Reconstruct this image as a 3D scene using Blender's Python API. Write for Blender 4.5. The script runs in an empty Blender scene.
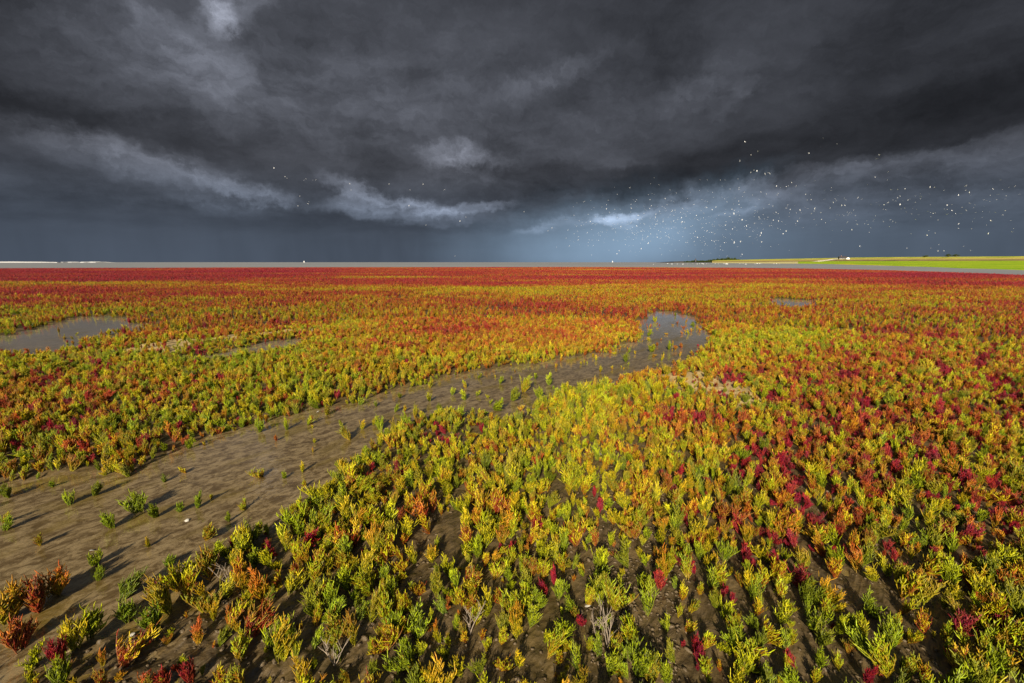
import bpy, math, random
import numpy as np
from mathutils import Vector

# ------------------------------------------------------------------ scene, camera
sc = bpy.context.scene
COL = sc.collection
H = 1.2
FOC = 16.0
F = 1024 * FOC / 36.0
TILT = math.atan(79.3 / F)
cam_d = bpy.data.cameras.new("camera")
cam_d.lens = FOC; cam_d.sensor_width = 36; cam_d.clip_start = 0.05; cam_d.clip_end = 30000
cam = bpy.data.objects.new("camera", cam_d); COL.objects.link(cam)
cam.location = (0, 0, H); cam.rotation_euler = (math.radians(90) - TILT, 0, 0)
sc.camera = cam
sc.view_settings.view_transform = 'Standard'; sc.view_settings.look = 'None'
sc.view_settings.exposure = 0.66; sc.view_settings.gamma = 1.0
sc.render.engine = 'CYCLES'
sc.cycles.max_bounces = 6; sc.cycles.transparent_max_bounces = 12
sc.cycles.caustics_reflective = False; sc.cycles.caustics_refractive = False

SUN_EL = math.radians(25.0)
SUN_AZ = math.radians(11.0)        # heading in which the shadows run, right of +Y
CT, ST = math.cos(TILT), math.sin(TILT)

def pix_dir(px, py):
    xc = (px - 512) / F; yc = -(py - 341.5) / F
    return np.array([xc, CT + yc * ST, -ST + yc * CT])
def ground(px, py, z=0.0):
    d = pix_dir(px, py); t = (z - H) / d[2]
    return (d[0] * t, d[1] * t)
def at_dist(px, py, dist):          # point on that line of sight, dist metres ahead
    d = pix_dir(px, py); t = dist / d[1]
    return (d[0] * t, dist, H + d[2] * t)
def project(x, y, z):
    x = np.asarray(x, float); y = np.asarray(y, float); z = np.asarray(z, float) - H
    dep = y * CT - z * ST; up = y * ST + z * CT
    dep = np.where(np.abs(dep) < 1e-6, 1e-6, dep)
    return 512 + F * x / dep, 341.5 - F * up / dep, dep

# ------------------------------------------------------------------ node helpers
class NT:
    def __init__(s, tree): s.t = tree; s.n = tree.nodes; s.l = tree.links
    def new(s, typ, **kw):
        n = s.n.new(typ)
        for k, v in kw.items(): setattr(n, k, v)
        return n
    def put(s, sock, v):
        if hasattr(v, 'is_output'): s.l.new(v, sock)
        elif v is not None: sock.default_value = v
    def math(s, op, a, b=None, c=None, clamp=False):
        n = s.new('ShaderNodeMath', operation=op); n.use_clamp = clamp
        s.put(n.inputs[0], a); s.put(n.inputs[1], b); s.put(n.inputs[2], c); return n.outputs[0]
    def vmath(s, op, a, b=None, c=None):
        n = s.new('ShaderNodeVectorMath', operation=op)
        s.put(n.inputs[0], a); s.put(n.inputs[1], b)
        if c is not None: s.put(n.inputs['Scale'] if op == 'SCALE' else n.inputs[2], c)
        return n.outputs['Value'] if op in ('LENGTH', 'DOT_PRODUCT', 'DISTANCE') else n.outputs[0]
    def mix(s, f, a, b, blend='MIX'):
        n = s.new('ShaderNodeMix', data_type='RGBA', blend_type=blend)
        s.put(n.inputs[0], f)
        s.put(n.inputs[6], a if hasattr(a, 'is_output') else (*a, 1)); s.put(n.inputs[7], b if hasattr(b, 'is_output') else (*b, 1))
        return n.outputs[2]
    def ramp(s, v, a, b, c=0.0, d=1.0, smooth=True):
        n = s.new('ShaderNodeMapRange'); n.interpolation_type = 'SMOOTHSTEP' if smooth else 'LINEAR'
        s.put(n.inputs[0], v)
        for i, x in zip((1, 2, 3, 4), (a, b, c, d)): s.put(n.inputs[i], x)
        return n.outputs[0]
    def noise(s, vec, scale, detail=4, rough=0.55, dist=0.0):
        n = s.new('ShaderNodeTexNoise'); s.put(n.inputs['Vector'], vec)
        n.inputs['Scale'].default_value = scale; n.inputs['Detail'].default_value = detail
        n.inputs['Roughness'].default_value = rough; n.inputs['Distortion'].default_value = dist
        return n.outputs[0]
    def xyz(s, x, y, z):
        n = s.new('ShaderNodeCombineXYZ'); s.put(n.inputs[0], x); s.put(n.inputs[1], y); s.put(n.inputs[2], z); return n.outputs[0]

def mat(name):
    m = bpy.data.materials.new(name); m.use_nodes = True
    t = NT(m.node_tree); t.n.clear()
    out = t.new('ShaderNodeOutputMaterial')
    return m, t, out
def principled(t, out, col, rough=0.6, spec=0.5, normal=None):
    b = t.new('ShaderNodeBsdfPrincipled')
    t.put(b.inputs['Base Color'], col if hasattr(col, 'is_output') else (*col, 1))
    t.put(b.inputs['Roughness'], rough); t.put(b.inputs['Specular IOR Level'], spec)
    if normal is not None: t.put(b.inputs['Normal'], normal)
    t.l.new(b.outputs[0], out.inputs[0]); return b

# ------------------------------------------------------------------ world: clear sky behind, storm cloud ahead
w = bpy.data.worlds.new("World"); sc.world = w; w.use_nodes = True
T = NT(w.node_tree); T.n.clear()
wout = T.new('ShaderNodeOutputWorld'); bg = T.new('ShaderNodeBackground'); T.l.new(bg.outputs[0], wout.inputs[0])
sky = T.new('ShaderNodeTexSky', sky_type='NISHITA'); sky.sun_disc = False
sky.sun_elevation = SUN_EL; sky.sun_rotation = math.radians(180) + SUN_AZ; sky.air_density = 1.2; sky.dust_density = 1.0
skyc = T.vmath('SCALE', sky.outputs[0], c=0.055)
tc = T.new('ShaderNodeTexCoord').outputs['Generated']
sep = T.new('ShaderNodeSeparateXYZ'); T.l.new(tc, sep.inputs[0])
X, Y, Z = sep.outputs
az = T.math('ARCTAN2', X, Y); el = T.math('ARCSINE', Z)
ae = T.xyz(az, el, 0.0)
# the underside of the cloud deck, seen in perspective
zz = T.math('ADD', T.math('MAXIMUM', Z, 0.0), 0.16)
deck = T.xyz(T.math('DIVIDE', X, zz), T.math('DIVIDE', Y, zz), 0.0)
def col_noise(vec, scale, detail, off, rough=0.5):
    return T.noise(T.vmath('ADD', vec, (off, off * 1.7, off * .6)), scale, detail, rough)
w1 = col_noise(deck, 0.9, 5, 3.1); w2 = col_noise(deck, 0.9, 5, 17.3)
w3 = col_noise(ae, 6.0, 8, 5.2, .62); w4 = col_noise(ae, 8.0, 8, 29.0, .62)
dx = T.math('ADD', T.math('MULTIPLY', T.math('SUBTRACT', w1, 0.5), 0.30), T.math('MULTIPLY', T.math('SUBTRACT', w3, 0.5), 0.16))
dy = T.math('ADD', T.math('MULTIPLY', T.math('SUBTRACT', w2, 0.5), 0.10), T.math('MULTIPLY', T.math('SUBTRACT', w4, 0.5), 0.07))
hf1 = col_noise(ae, 28.0, 8, 51.0, .68); hf2 = col_noise(ae, 30.0, 8, 77.0, .68)
dx = T.math('MULTIPLY_ADD', T.math('SUBTRACT', hf1, .5), .07, T.math('MULTIPLY', dx, .62)); dy = T.math('MULTIPLY_ADD', T.math('SUBTRACT', hf2, .5), .045, T.math('MULTIPLY', dy, .8))
fade = T.ramp(el, 0.0, 0.12, 0.25, 1.0)
wae = T.vmath('ADD', ae, T.xyz(T.math('MULTIPLY', dx, fade), T.math('MULTIPLY', dy, fade), 0.0))
def blobs(items, src, total=None):
    for it in items:
        px, py, rx, ry, rot, amp = it[:6]; hard = it[6] if len(it) > 6 else 0.0
        c = pix_dir(px, py); c = c / np.linalg.norm(c)
        a0, e0 = math.atan2(c[0], c[1]), math.asin(c[2])
        k = 1.0 / F * (c[1] ** 1.0)
        m = T.new('ShaderNodeMapping', vector_type='TEXTURE'); T.l.new(src, m.inputs[0])
        m.inputs['Location'].default_value = (a0, e0, 0); m.inputs['Rotation'].default_value = (0, 0, math.radians(rot))
        m.inputs['Scale'].default_value = (rx * k, ry * k, 1)
        g = T.ramp(T.vmath('LENGTH', m.outputs[0]), hard, 1.0, amp, 0.0)
        total = g if total is None else T.math('ADD', total, g)
    return total
CL = [(400, 100, 340, 125, -8, .030), (130, 60, 270, 75, -14, .030), (330, 90, 240, 60, -10, .014), (205, 70, 75, 60, -30, .030, .2), (244, 12, 24, 24, 40, .13), (258, 4, 70, 26, 30, .06, .2), (180, 30, 60, 26, -30, .03, .3),
      (150, 168, 170, 28, -12, .030, .25), (215, 182, 110, 20, -10, .034, .2), (90, 150, 90, 20, -8, .018, .2), (250, 190, 70, 10, -8, .045, .2),
      (395, 196, 85, 11, -14, .085, .3), (412, 208, 90, 17, -4, .080, .35), (470, 206, 66, 8, 6, .085, .2), (380, 200, 60, 20, 0, .04),
      (452, 154, 48, 16, 4, .12, .1), (470, 163, 80, 22, 4, .030, .2), (540, 84, 70, 18, 22, .030, .1), (575, 66, 60, 16, 24, .022, .1), (700, 84, 60, 22, 20, .032, .1), (725, 95, 40, 12, 30, .03), (620, 100, 200, 70, 20, .012),
      (606, 219, 26, 8, 5, .30, .1), (612, 226, 20, 10, -20, .16), (630, 214, 30, 8, 25, .10), (532, 229, 26, 6, 14, .14), (570, 221, 44, 8, 5, .05, .2),
      (705, 190, 80, 10, 8, .030, .3), (790, 182, 130, 15, 8, .024, .5), (870, 208, 250, 46, 3, .022, .75), (930, 165, 190, 18, 8, .016, .5), (735, 206, 36, 6, 12, .05), (668, 200, 50, 20, 30, .045)]
CD = [(40, 120, 190, 44, -4, .038, .2), (60, 5, 130, 40, -10, .02), (640, 178, 200, 16, -5, .012, .5), (300, 208, 130, 9, -8, .018, .3), (430, 228, 110, 8, 2, .016, .4), (560, 180, 240, 22, -3, .010, .3), (870, 132, 330, 36, 7, .020, .55), (1010, 60, 240, 160, 0, .018),
      (400, 150, 200, 26, -14, .012, .5), (330, 230, 160, 16, -4, .016, .3), (80, 205, 180, 20, -4, .012, .4), (0, 20, 120, 70, 0, .015), (640, 40, 160, 50, 10, .010, .3), (300, 60, 80, 40, -20, .012, .4), (760, 120, 150, 20, 14, .010, .4), (560, 110, 120, 18, 14, .006, .4)]
BL = [(640, 240, 180, 70, 0, .085), (600, 250, 120, 60, 0, .075), (500, 255, 110, 50, 0, .04), (690, 215, 90, 40, 25, .05), (800, 240, 260, 60, 0, .02)]
bright = blobs(CL, wae); dark = blobs(CD, wae); blue = blobs(BL, wae)
tex = T.math('ADD', T.math('MULTIPLY', col_noise(deck, 1.6, 7, 40.0, 0.55), 0.9), T.math('MULTIPLY', col_noise(T.vmath('MULTIPLY', wae, (1, 1.9, 1)), 8.0, 10, 8.0, 0.70), 0.7))
tex = T.ramp(tex, 0.56, 1.04, 0.52, 1.48, smooth=False)
hor = T.ramp(el, 0.0, 0.20, 1.0, 0.0)
base = T.mix(hor, (.0285, .0305, .0370), (.043, .055, .076))
basel = T.math('MULTIPLY', T.math('MAXIMUM', T.math('SUBTRACT', T.math('ADD', 1.0, T.math('MULTIPLY', T.math('MULTIPLY', bright, T.ramp(T.noise(T.vmath('MULTIPLY', wae, (1, 1.8, 1)), 13.0, 8, .66), .34, .66, .45, 1.5, smooth=False)), 22.0)), T.math('MULTIPLY', dark, 15.0)), 0.32), tex)
basel = T.mix(T.ramp(el, 0.02, 0.13, 1.0, 0.0), T.vmath('MULTIPLY', T.xyz(1, 1, 1), T.xyz(basel, basel, basel)),
              T.vmath('SCALE', T.xyz(1, 1, 1), c=T.ramp(col_noise(T.vmath('MULTIPLY', ae, (1, .25, 1)), 14, 3, 2.0), .3, .7, .86, 1.12, smooth=False)))
storm = T.vmath('MULTIPLY', base, basel)
storm = T.vmath('ADD', storm, T.vmath('SCALE', (.68, 1.06, 1.48), c=blue))
clear = T.ramp(Y, -0.35, 0.05, 1.0, 0.0)     # the storm ends overhead, the sun shines in from behind
T.put(bg.inputs[0], T.mix(clear, storm, skyc)); bg.inputs[1].default_value = 1.0

sd = bpy.data.lights.new("sun", 'SUN'); sd.energy = 4.8; sd.angle = math.radians(0.9); sd.color = (1.0, 0.90, 0.74)
sun = bpy.data.objects.new("sun", sd); COL.objects.link(sun)
sdir = Vector((math.sin(SUN_AZ) * math.cos(SUN_EL), math.cos(SUN_AZ) * math.cos(SUN_EL), -math.sin(SUN_EL)))
sun.rotation_euler = sdir.to_track_quat('-Z', 'Y').to_euler(); sun.location = (-20, -60, 25)

# ------------------------------------------------------------------ numeric helpers
rng = np.random.default_rng(11)
_tab = np.random.default_rng(5).random((256, 256))
def vnoise(x, y, seed=0):
    x = np.asarray(x, float) + seed * 17.31; y = np.asarray(y, float) + seed * 9.77
    xi = np.floor(x).astype(int); yi = np.floor(y).astype(int); fx = x - xi; fy = y - yi
    fx = fx * fx * (3 - 2 * fx); fy = fy * fy * (3 - 2 * fy)
    g = lambda a, b: _tab[a & 255, b & 255]
    return (g(xi, yi) * (1 - fx) + g(xi + 1, yi) * fx) * (1 - fy) + (g(xi, yi + 1) * (1 - fx) + g(xi + 1, yi + 1) * fx) * fy
def fbm(x, y, seed=0, octaves=4):
    s = 0; a = 0.5; n = 0
    for k in range(octaves):
        s = s + a * vnoise(x * 2 ** k, y * 2 ** k, seed + k * 3); n += a; a *= 0.5
    return s / n
def sdf(poly, x, y):                # signed distance, positive inside
    P = np.array(poly); d = np.full(np.shape(x), 1e9); ins = np.zeros(np.shape(x), bool)
    for i in range(len(P)):
        ax, ay = P[i]; bx, by = P[(i + 1) % len(P)]
        ex, ey = bx - ax, by - ay; L = ex * ex + ey * ey + 1e-12
        t = np.clip(((x - ax) * ex + (y - ay) * ey) / L, 0, 1)
        d = np.minimum(d, np.hypot(x - ax - t * ex, y - ay - t * ey))
        c = ((ay > y) != (by > y)) & (x < (bx - ax) * (y - ay) / (by - ay + 1e-12) + ax)
        ins ^= c
    return np.where(ins, d, -d)
def sstep(a, b, v):
    t = np.clip((v - a) / (b - a), 0, 1); return t * t * (3 - 2 * t)
def gpoly(pts): return [ground(*p) for p in pts]

CREEK = gpoly([(-260, 545), (-60, 492), (0, 480), (60, 471), (130, 466), (180, 446), (240, 423), (300, 410), (335, 405), (385, 390), (440, 377), (520, 364),
               (590, 352), (636, 341), (634, 324), (648, 311), (672, 311), (697, 318), (715, 334), (716, 352), (690, 370), (640, 378), (600, 389),
               (562, 399), (530, 404), (520, 424), (500, 426), (480, 414), (435, 420), (385, 438), (350, 458), (315, 486), (280, 520), (250, 550), (235, 575), (215, 590), (120, 620), (40, 670), (-120, 740), (-400, 800)])
POOL = gpoly([(-60, 332), (0, 334), (50, 320), (80, 315), (118, 315), (148, 322), (136, 334), (100, 346), (64, 357), (20, 359), (-60, 364)])
POOL2 = gpoly([(175, 356), (215, 349), (262, 341), (300, 338), (315, 345), (300, 356), (240, 362), (190, 364)])
POOL3 = gpoly([(755, 297.0), (790, 298.5), (828, 301), (815, 311), (765, 309)])
GULLY = gpoly([(452, 402), (470, 400), (490, 440), (482, 480), (462, 540), (430, 600), (400, 683), (350, 683), (395, 590), (440, 520), (456, 470)])
PATH = gpoly([(565, 455), (585, 450), (600, 500), (618, 560), (668, 600), (700, 683), (620, 690), (590, 620), (588, 560), (570, 500)])
GUL2 = gpoly([(720, 400), (748, 420), (770, 470), (740, 470), (800, 540), (890, 600), (950, 683), (880, 690), (840, 620), (780, 570), (715, 480)])
BAR1 = gpoly([(110, 352), (130, 345), (200, 339), (330, 329), (340, 332), (230, 343), (150, 356), (115, 358)])
BAR2 = gpoly([(655, 378), (700, 372), (742, 384), (775, 402), (740, 408), (700, 396), (665, 392)])
BARE = gpoly([(-400, 800), (-120, 740), (40, 660), (120, 610), (215, 580), (245, 530), (280, 510), (300, 560), (320, 620), (300, 720), (100, 900)])
# outer edge of the marsh (distance as a function of heading)
EDGE = [(-400, 269.6), (0, 268.9), (200, 268.2), (400, 267.8), (600, 267.6), (740, 268.4), (820, 269.4), (900, 271.4), (960, 273.6), (1024, 276.2), (1200, 282)]
ea = []; er = []
for p in EDGE:
    gx, gy = ground(*p); ea.append(math.atan2(gx, gy)); er.append(math.hypot(gx, gy))
def edge_r(a):
    return np.interp(a, ea, er) * (1 + 0.05 * (fbm(a * 9, a * 0 + 3, 7) - .5))

def zones(x, y, sh=0.0):
    r = np.hypot(x, y); a = np.arctan2(x, y)
    wob = (fbm(x * 2.6, y * 2.6, 2, 5) - .5) * 1.7
    k = np.clip(r / 4, .5, 4)
    wet = np.maximum.reduce([sstep(-.04, .08, (sdf(CREEK, x, y) - sh + wob * .28) / k ** .3),
                             sstep(-.1, .25, sdf(POOL, x, y) - sh + wob * .6), sstep(-.1, .3, sdf(POOL2, x, y) - sh + wob * .9),
                             sstep(-.2, .4, sdf(POOL3, x, y) + wob * .8)])
    gul = np.maximum.reduce([.62 * sstep(-.04, .10, sdf(GULLY, x, y) + wob * .2), .45 * sstep(-.04, .10, sdf(PATH, x, y) + wob * .2),
                             .45 * sstep(-.04, .10, sdf(GUL2, x, y) + wob * .25), 1.0 * sstep(-.05, .15, sdf(BARE, x, y) + wob * .2)])
    bar = np.maximum(sstep(-.1, .3, sdf(BAR1, x, y) + wob * .8), sstep(-.05, .15, sdf(BAR2, x, y) + wob * .3))
    out = sstep(0, 3, r - edge_r(a)) * (y > 0)
    return wet, gul, bar, out
def height(x, y, Z=None):
    wet, gul, bar, out = Z if Z is not None else zones(x, y)
    r = np.hypot(x, y)
    land = .018 + .022 * (fbm(x * 1.1, y * 1.1, 1) - .5) + .03 * (fbm(x * .2, y * .2, 9) - .5)
    land = np.maximum(land, .006)
    low = -.0055
    z = land * (1 - np.maximum(wet, gul * .9)) + (low * wet + (-.002) * gul * .9 * (1 - wet)) / np.maximum(np.maximum(wet, gul * .9), 1e-6) * np.maximum(wet, gul * .9)
    # smeared mud ridges drawn out along the run of the tide
    c, s = math.cos(math.radians(52)), math.sin(math.radians(52))
    u = x * c + y * s; v = -x * s + y * c
    near = 1 - sstep(8, 25, r)
    lump = (fbm(u * 8, v * 17, 4) - .5) * .018 + np.maximum(0, fbm(x * 13, y * 13, 15, 3) - .55) * .05 * (.3 + gul) + (fbm(x * 30, y * 30, 5, 3) - .5) * .016 + (fbm(u * 3, v * 6, 12) - .5) * .016
    z = z + lump * near * (1 - .58 * wet)
    z = z + np.abs(fbm(x * 16, y * 16, 21, 3) - .5) * .030 * near * (gul * (1 - wet))
    z = z + bar * (.035 + .02 * (fbm(x * 2, y * 2, 3) - .5))
    z = z - out * 1.2
    return z

def mesh_obj(name, verts, faces, material, parent=None, smooth=False):
    me = bpy.data.meshes.new(name)
    if isinstance(verts, np.ndarray):
        me.vertices.add(len(verts)); me.vertices.foreach_set('co', verts.astype(np.float32).ravel())
        faces = np.asarray(faces, dtype=np.int32); k = faces.shape[1]
        me.loops.add(faces.size); me.loops.foreach_set('vertex_index', faces.ravel())
        me.polygons.add(len(faces)); me.polygons.foreach_set('loop_start', np.arange(0, faces.size, k, dtype=np.int32))
        me.polygons.foreach_set('loop_total', np.full(len(faces), k, dtype=np.int32))
        me.update(calc_edges=True); me.validate()
    else:
        me.from_pydata([tuple(v) for v in verts], [], faces); me.update()
    me.polygons.foreach_set('use_smooth', [smooth] * len(me.polygons))
    if material: me.materials.append(material)
    o = bpy.data.objects.new(name, me); COL.objects.link(o)
    if parent: o.parent = parent
    return o
def tag(o, label=None, cat=None, group=None, kind=None):
    if label: o['label'] = label
    if cat: o['category'] = cat
    if group: o['group'] = group
    if kind: o['kind'] = kind
    return o
def empty(name, loc, rz=0):
    o = bpy.data.objects.new(name, None); COL.objects.link(o); o.location = loc; o.rotation_euler = (0, 0, rz)
    o.empty_display_size = .05; return o
def attr(me, name, data):
    a = me.attributes.new(name, 'FLOAT', 'POINT'); a.data.foreach_set('value', np.asarray(data, np.float32))

# ------------------------------------------------------------------ ground sheet
angs = np.concatenate([np.linspace(-180, -62, 30)[:-1], np.linspace(-62, 62, 560), np.linspace(62, 180, 30)[1:]])
angs = np.radians(angs)
rads = np.concatenate([[0.15, .35, .5, .62, .72], np.geomspace(.8, 130, 480), np.geomspace(150, 14000, 24)])
A, R = np.meshgrid(angs, rads)
GX, GY = R * np.sin(A), R * np.cos(A)
ZN = zones(GX.ravel(), GY.ravel())
GZ = height(GX.ravel(), GY.ravel(), ZN)
V = np.stack([GX.ravel(), GY.ravel(), GZ], 1)
nc, nr = len(angs), len(rads)
ii = (np.arange(nr - 1)[:, None] * nc + np.arange(nc - 1)[None, :]).ravel()
Fq = np.stack([ii, ii + 1, ii + nc + 1, ii + nc], 1)[:, ::-1]
m, t, out = mat("mud")
wetA = t.new('ShaderNodeAttribute', attribute_name='wet').outputs['Fac']
barA = t.new('ShaderNodeAttribute', attribute_name='bar').outputs['Fac']
pos = t.new('ShaderNodeNewGeometry').outputs['Position']
rot = t.new('ShaderNodeMapping', vector_type='POINT'); t.l.new(pos, rot.inputs[0])
rot.inputs['Rotation'].default_value = (0, 0, math.radians(-52)); rot.inputs['Scale'].default_value = (1, 1, 1)
st = t.vmath('MULTIPLY', rot.outputs[0], (1.0, 3.2, 1.0))
n1 = t.noise(st, 7, 6, .6, .4); n2 = t.noise(pos, 40, 5, .6); n3 = t.noise(pos, 1.1, 3)
c = t.mix(t.ramp(n1, .32, .68), (.038, .025, .010), (.150, .100, .040))
c = t.mix(t.ramp(n2, .35, .7, 0, .6), c, (.11, .075, .036))
c = t.mix(t.ramp(n3, .45, .65, 0, .6), c, (.09, .062, .014))
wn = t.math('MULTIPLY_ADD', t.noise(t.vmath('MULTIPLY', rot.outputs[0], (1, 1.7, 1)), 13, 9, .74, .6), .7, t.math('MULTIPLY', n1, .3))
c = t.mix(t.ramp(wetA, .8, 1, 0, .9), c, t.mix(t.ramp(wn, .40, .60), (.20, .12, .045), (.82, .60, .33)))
c = t.mix(t.math('MULTIPLY', wetA, t.ramp(t.noise(st, 2.3, 4), .52, .66, 0, .55)), c, (.34, .23, .03))
c = t.mix(t.math('MULTIPLY', wetA, t.ramp(t.noise(t.vmath('ADD', st, (9, 4, 0)), 5.5, 6, .7), .56, .66, 0, .8)), c, (.10, .065, .03))
c = t.mix(barA, c, t.mix(t.ramp(n2, .3, .7), (.42, .29, .11), (.62, .45, .20)))
vor = t.new('ShaderNodeTexVoronoi'); t.l.new(st, vor.inputs[0]); vor.inputs['Scale'].default_value = 22
hgt = t.math('ADD', t.math('MULTIPLY', n1, .5), t.math('ADD', t.math('MULTIPLY', n2, .35), t.math('MULTIPLY', vor.outputs[0], .25)))
bp = t.new('ShaderNodeBump'); t.l.new(hgt, bp.inputs['Height']); bp.inputs['Strength'].default_value = .8; bp.inputs['Distance'].default_value = .02
spk = t.new('ShaderNodeTexVoronoi'); t.l.new(pos, spk.inputs[0]); spk.inputs['Scale'].default_value = 11
c = t.mix(t.math('MULTIPLY', t.ramp(t.math('ADD', spk.outputs[0], t.math('MULTIPLY', n2, .25)), .20, .30, 1, 0), .75), c, (.035, .022, .012))
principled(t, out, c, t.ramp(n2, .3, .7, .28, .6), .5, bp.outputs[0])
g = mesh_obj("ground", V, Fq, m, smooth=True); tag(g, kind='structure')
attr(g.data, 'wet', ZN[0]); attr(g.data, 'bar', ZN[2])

# ------------------------------------------------------------------ creek and pool water
m, t, out = mat("creek_water")
pos = t.new('ShaderNodeNewGeometry').outputs['Position']
n = t.math('ADD', t.noise(t.vmath('MULTIPLY', pos, (1, 1, 1)), 26, 3, .6), t.math('MULTIPLY', t.noise(pos, 5, 2), 1.4))
bp = t.new('ShaderNodeBump'); t.l.new(n, bp.inputs['Height']); bp.inputs['Strength'].default_value = .09; bp.inputs['Distance'].default_value = .01
gl = t.new('ShaderNodeBsdfGlossy'); gl.inputs['Roughness'].default_value = .02; gl.inputs['Color'].default_value = (1, 1, 1, 1)
t.l.new(bp.outputs[0], gl.inputs['Normal'])
df = t.new('ShaderNodeBsdfDiffuse'); rw = t.new('ShaderNodeMapping'); t.l.new(pos, rw.inputs[0]); rw.inputs['Rotation'].default_value = (0, 0, math.radians(-52))
sw = t.vmath('MULTIPLY', rw.outputs[0], (1.0, 2.8, 1.0)); sn = t.math('MULTIPLY_ADD', t.noise(t.vmath('MULTIPLY', rw.outputs[0], (1, 1.5, 1)), 15, 10, .78, .7), .75, t.math('MULTIPLY', t.noise(sw, 5, 5, .6, .3), .25)); sn2 = t.noise(sw, 1.6, 4, .5, .3)
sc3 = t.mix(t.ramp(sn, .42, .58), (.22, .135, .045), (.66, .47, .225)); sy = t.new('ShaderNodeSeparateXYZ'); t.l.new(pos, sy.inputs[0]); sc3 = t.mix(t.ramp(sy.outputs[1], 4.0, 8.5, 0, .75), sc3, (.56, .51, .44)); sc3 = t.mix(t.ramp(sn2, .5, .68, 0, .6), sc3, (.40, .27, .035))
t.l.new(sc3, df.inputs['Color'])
b3_ = t.new('ShaderNodeBump'); t.l.new(t.math('ADD', sn, t.math('MULTIPLY', t.noise(sw, 24, 4), .3)), b3_.inputs['Height']); b3_.inputs['Distance'].default_value = .02; b3_.inputs['Strength'].default_value = .28
t.l.new(b3_.outputs[0], df.inputs['Normal'])
tr = t.new('ShaderNodeBsdfTransparent'); tr.inputs['Color'].default_value = (.93, .90, .82, 1)
fr = t.new('ShaderNodeFresnel'); fr.inputs['IOR'].default_value = 1.50; t.l.new(bp.outputs[0], fr.inputs['Normal'])
m1 = t.new('ShaderNodeMixShader'); m1.inputs[0].default_value = .40; t.l.new(tr.outputs[0], m1.inputs[1]); t.l.new(df.outputs[0], m1.inputs[2])
m2 = t.new('ShaderNodeMixShader'); t.l.new(fr.outputs[0], m2.inputs[0]); t.l.new(m1.outputs[0], m2.inputs[1]); t.l.new(gl.outputs[0], m2.inputs[2])
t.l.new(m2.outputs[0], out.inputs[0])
wv = np.array([(-60, -6, 0), (60, -6, 0), (60, 60, 0), (-60, 60, 0)], float)
tag(mesh_obj("water", wv, [(0, 1, 2, 3)], m), kind='structure')

# ------------------------------------------------------------------ the turbid sea and the tidal channel
m, t, out = mat("turbid_sea")
pos = t.new('ShaderNodeNewGeometry').outputs['Position']
sp = t.vmath('MULTIPLY', pos, (.25, 1.0, 1))
n = t.noise(sp, .6, 5, .6); big = t.noise(t.vmath('MULTIPLY', pos, (.2, 1, 1)), .01, 3)
bp = t.new('ShaderNodeBump'); t.l.new(n, bp.inputs['Height']); bp.inputs['Strength'].default_value = .5; bp.inputs['Distance'].default_value = .15
principled(t, out, t.mix(t.ramp(big, .35, .65), (.225, .228, .228), (.29, .293, .29)), .55, .25, bp.outputs[0])
aa = np.radians(np.linspace(-90, 90, 240))
rr = np.array([-2, 0, 4, 15, 50, 150, 500, 2000, 14000.])
vs = []
for q in rr:
    rad = edge_r(aa) * np.where(q < 2000, 1, 0) + q
    vs.append(np.stack([rad * np.sin(aa), rad * np.cos(aa), np.full_like(aa, .004)], 1))
vs = np.concatenate(vs); n_ = len(aa)
ii = (np.arange(len(rr) - 1)[:, None] * n_ + np.arange(n_ - 1)[None, :]).ravel()
tag(mesh_obj("sea", vs, np.stack([ii, ii + 1, ii + n_ + 1, ii + n_], 1)[:, ::-1], m), kind='structure')

# ------------------------------------------------------------------ far shore: meadow, dike, fields
def field_mat(name, c1, c2, sc_=.15, rough=.9, stretch=(.3, 1, 1)):
    m, t, out = mat(name)
    pos = t.new('ShaderNodeNewGeometry').outputs['Position']
    n = t.noise(t.vmath('MULTIPLY', pos, stretch), sc_, 6, .65)
    b2 = t.new('ShaderNodeBump'); t.l.new(t.noise(pos, 1.5, 4), b2.inputs['Height']); b2.inputs['Distance'].default_value = .3
    principled(t, out, t.mix(t.ramp(n, .35, .65), c1, c2), rough, .1, b2.outputs[0]); return m
def strip(name, lines, material, x0=712, x1=1200):
    # lines: list of polylines [(px, py, dist)...]; surface lofted between them
    xs = np.linspace(max(x0, max(l[0][0] for l in lines)), min(x1, min(l[-1][0] for l in lines)), 90)
    vs = []
    for l in lines:
        L = np.array(l, float)
        for x in xs:
            py = np.interp(x, L[:, 0], L[:, 1]); d = math.exp(np.interp(x, L[:, 0], np.log(L[:, 2])))
            p = at_dist(x, py, d); vs.append(p)
    n_ = len(xs); ii = (np.arange(len(lines) - 1)[:, None] * n_ + np.arange(n_ - 1)[None, :]).ravel()
    o = mesh_obj(name, np.array(vs), np.stack([ii, ii + 1, ii + n_ + 1, ii + n_], 1)[:, ::-1], material, smooth=True)
    return tag(o, kind='structure')
def shore_d(px, py): return ground(px, py)[1]
sh = [(640, 262.62), (700, 263.0), (760, 263.4), (820, 264.0), (860, 264.9), (900, 266.3), (960, 268.4), (1024, 270.3), (1200, 275.5)]
sh0 = [(x, y, shore_d(x, y)) for x, y in sh]
green = field_mat("meadow_green", (.20, .36, .010), (.40, .47, .025), .06)
yel = field_mat("saltmarsh_straw", (.36, .30, .06), (.56, .45, .12), .06)
brn = field_mat("reed_brown", (.20, .13, .06), (.30, .20, .09), .05)
top = field_mat("dike_grass", (.34, .38, .03), (.52, .50, .07), .04)
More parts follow.
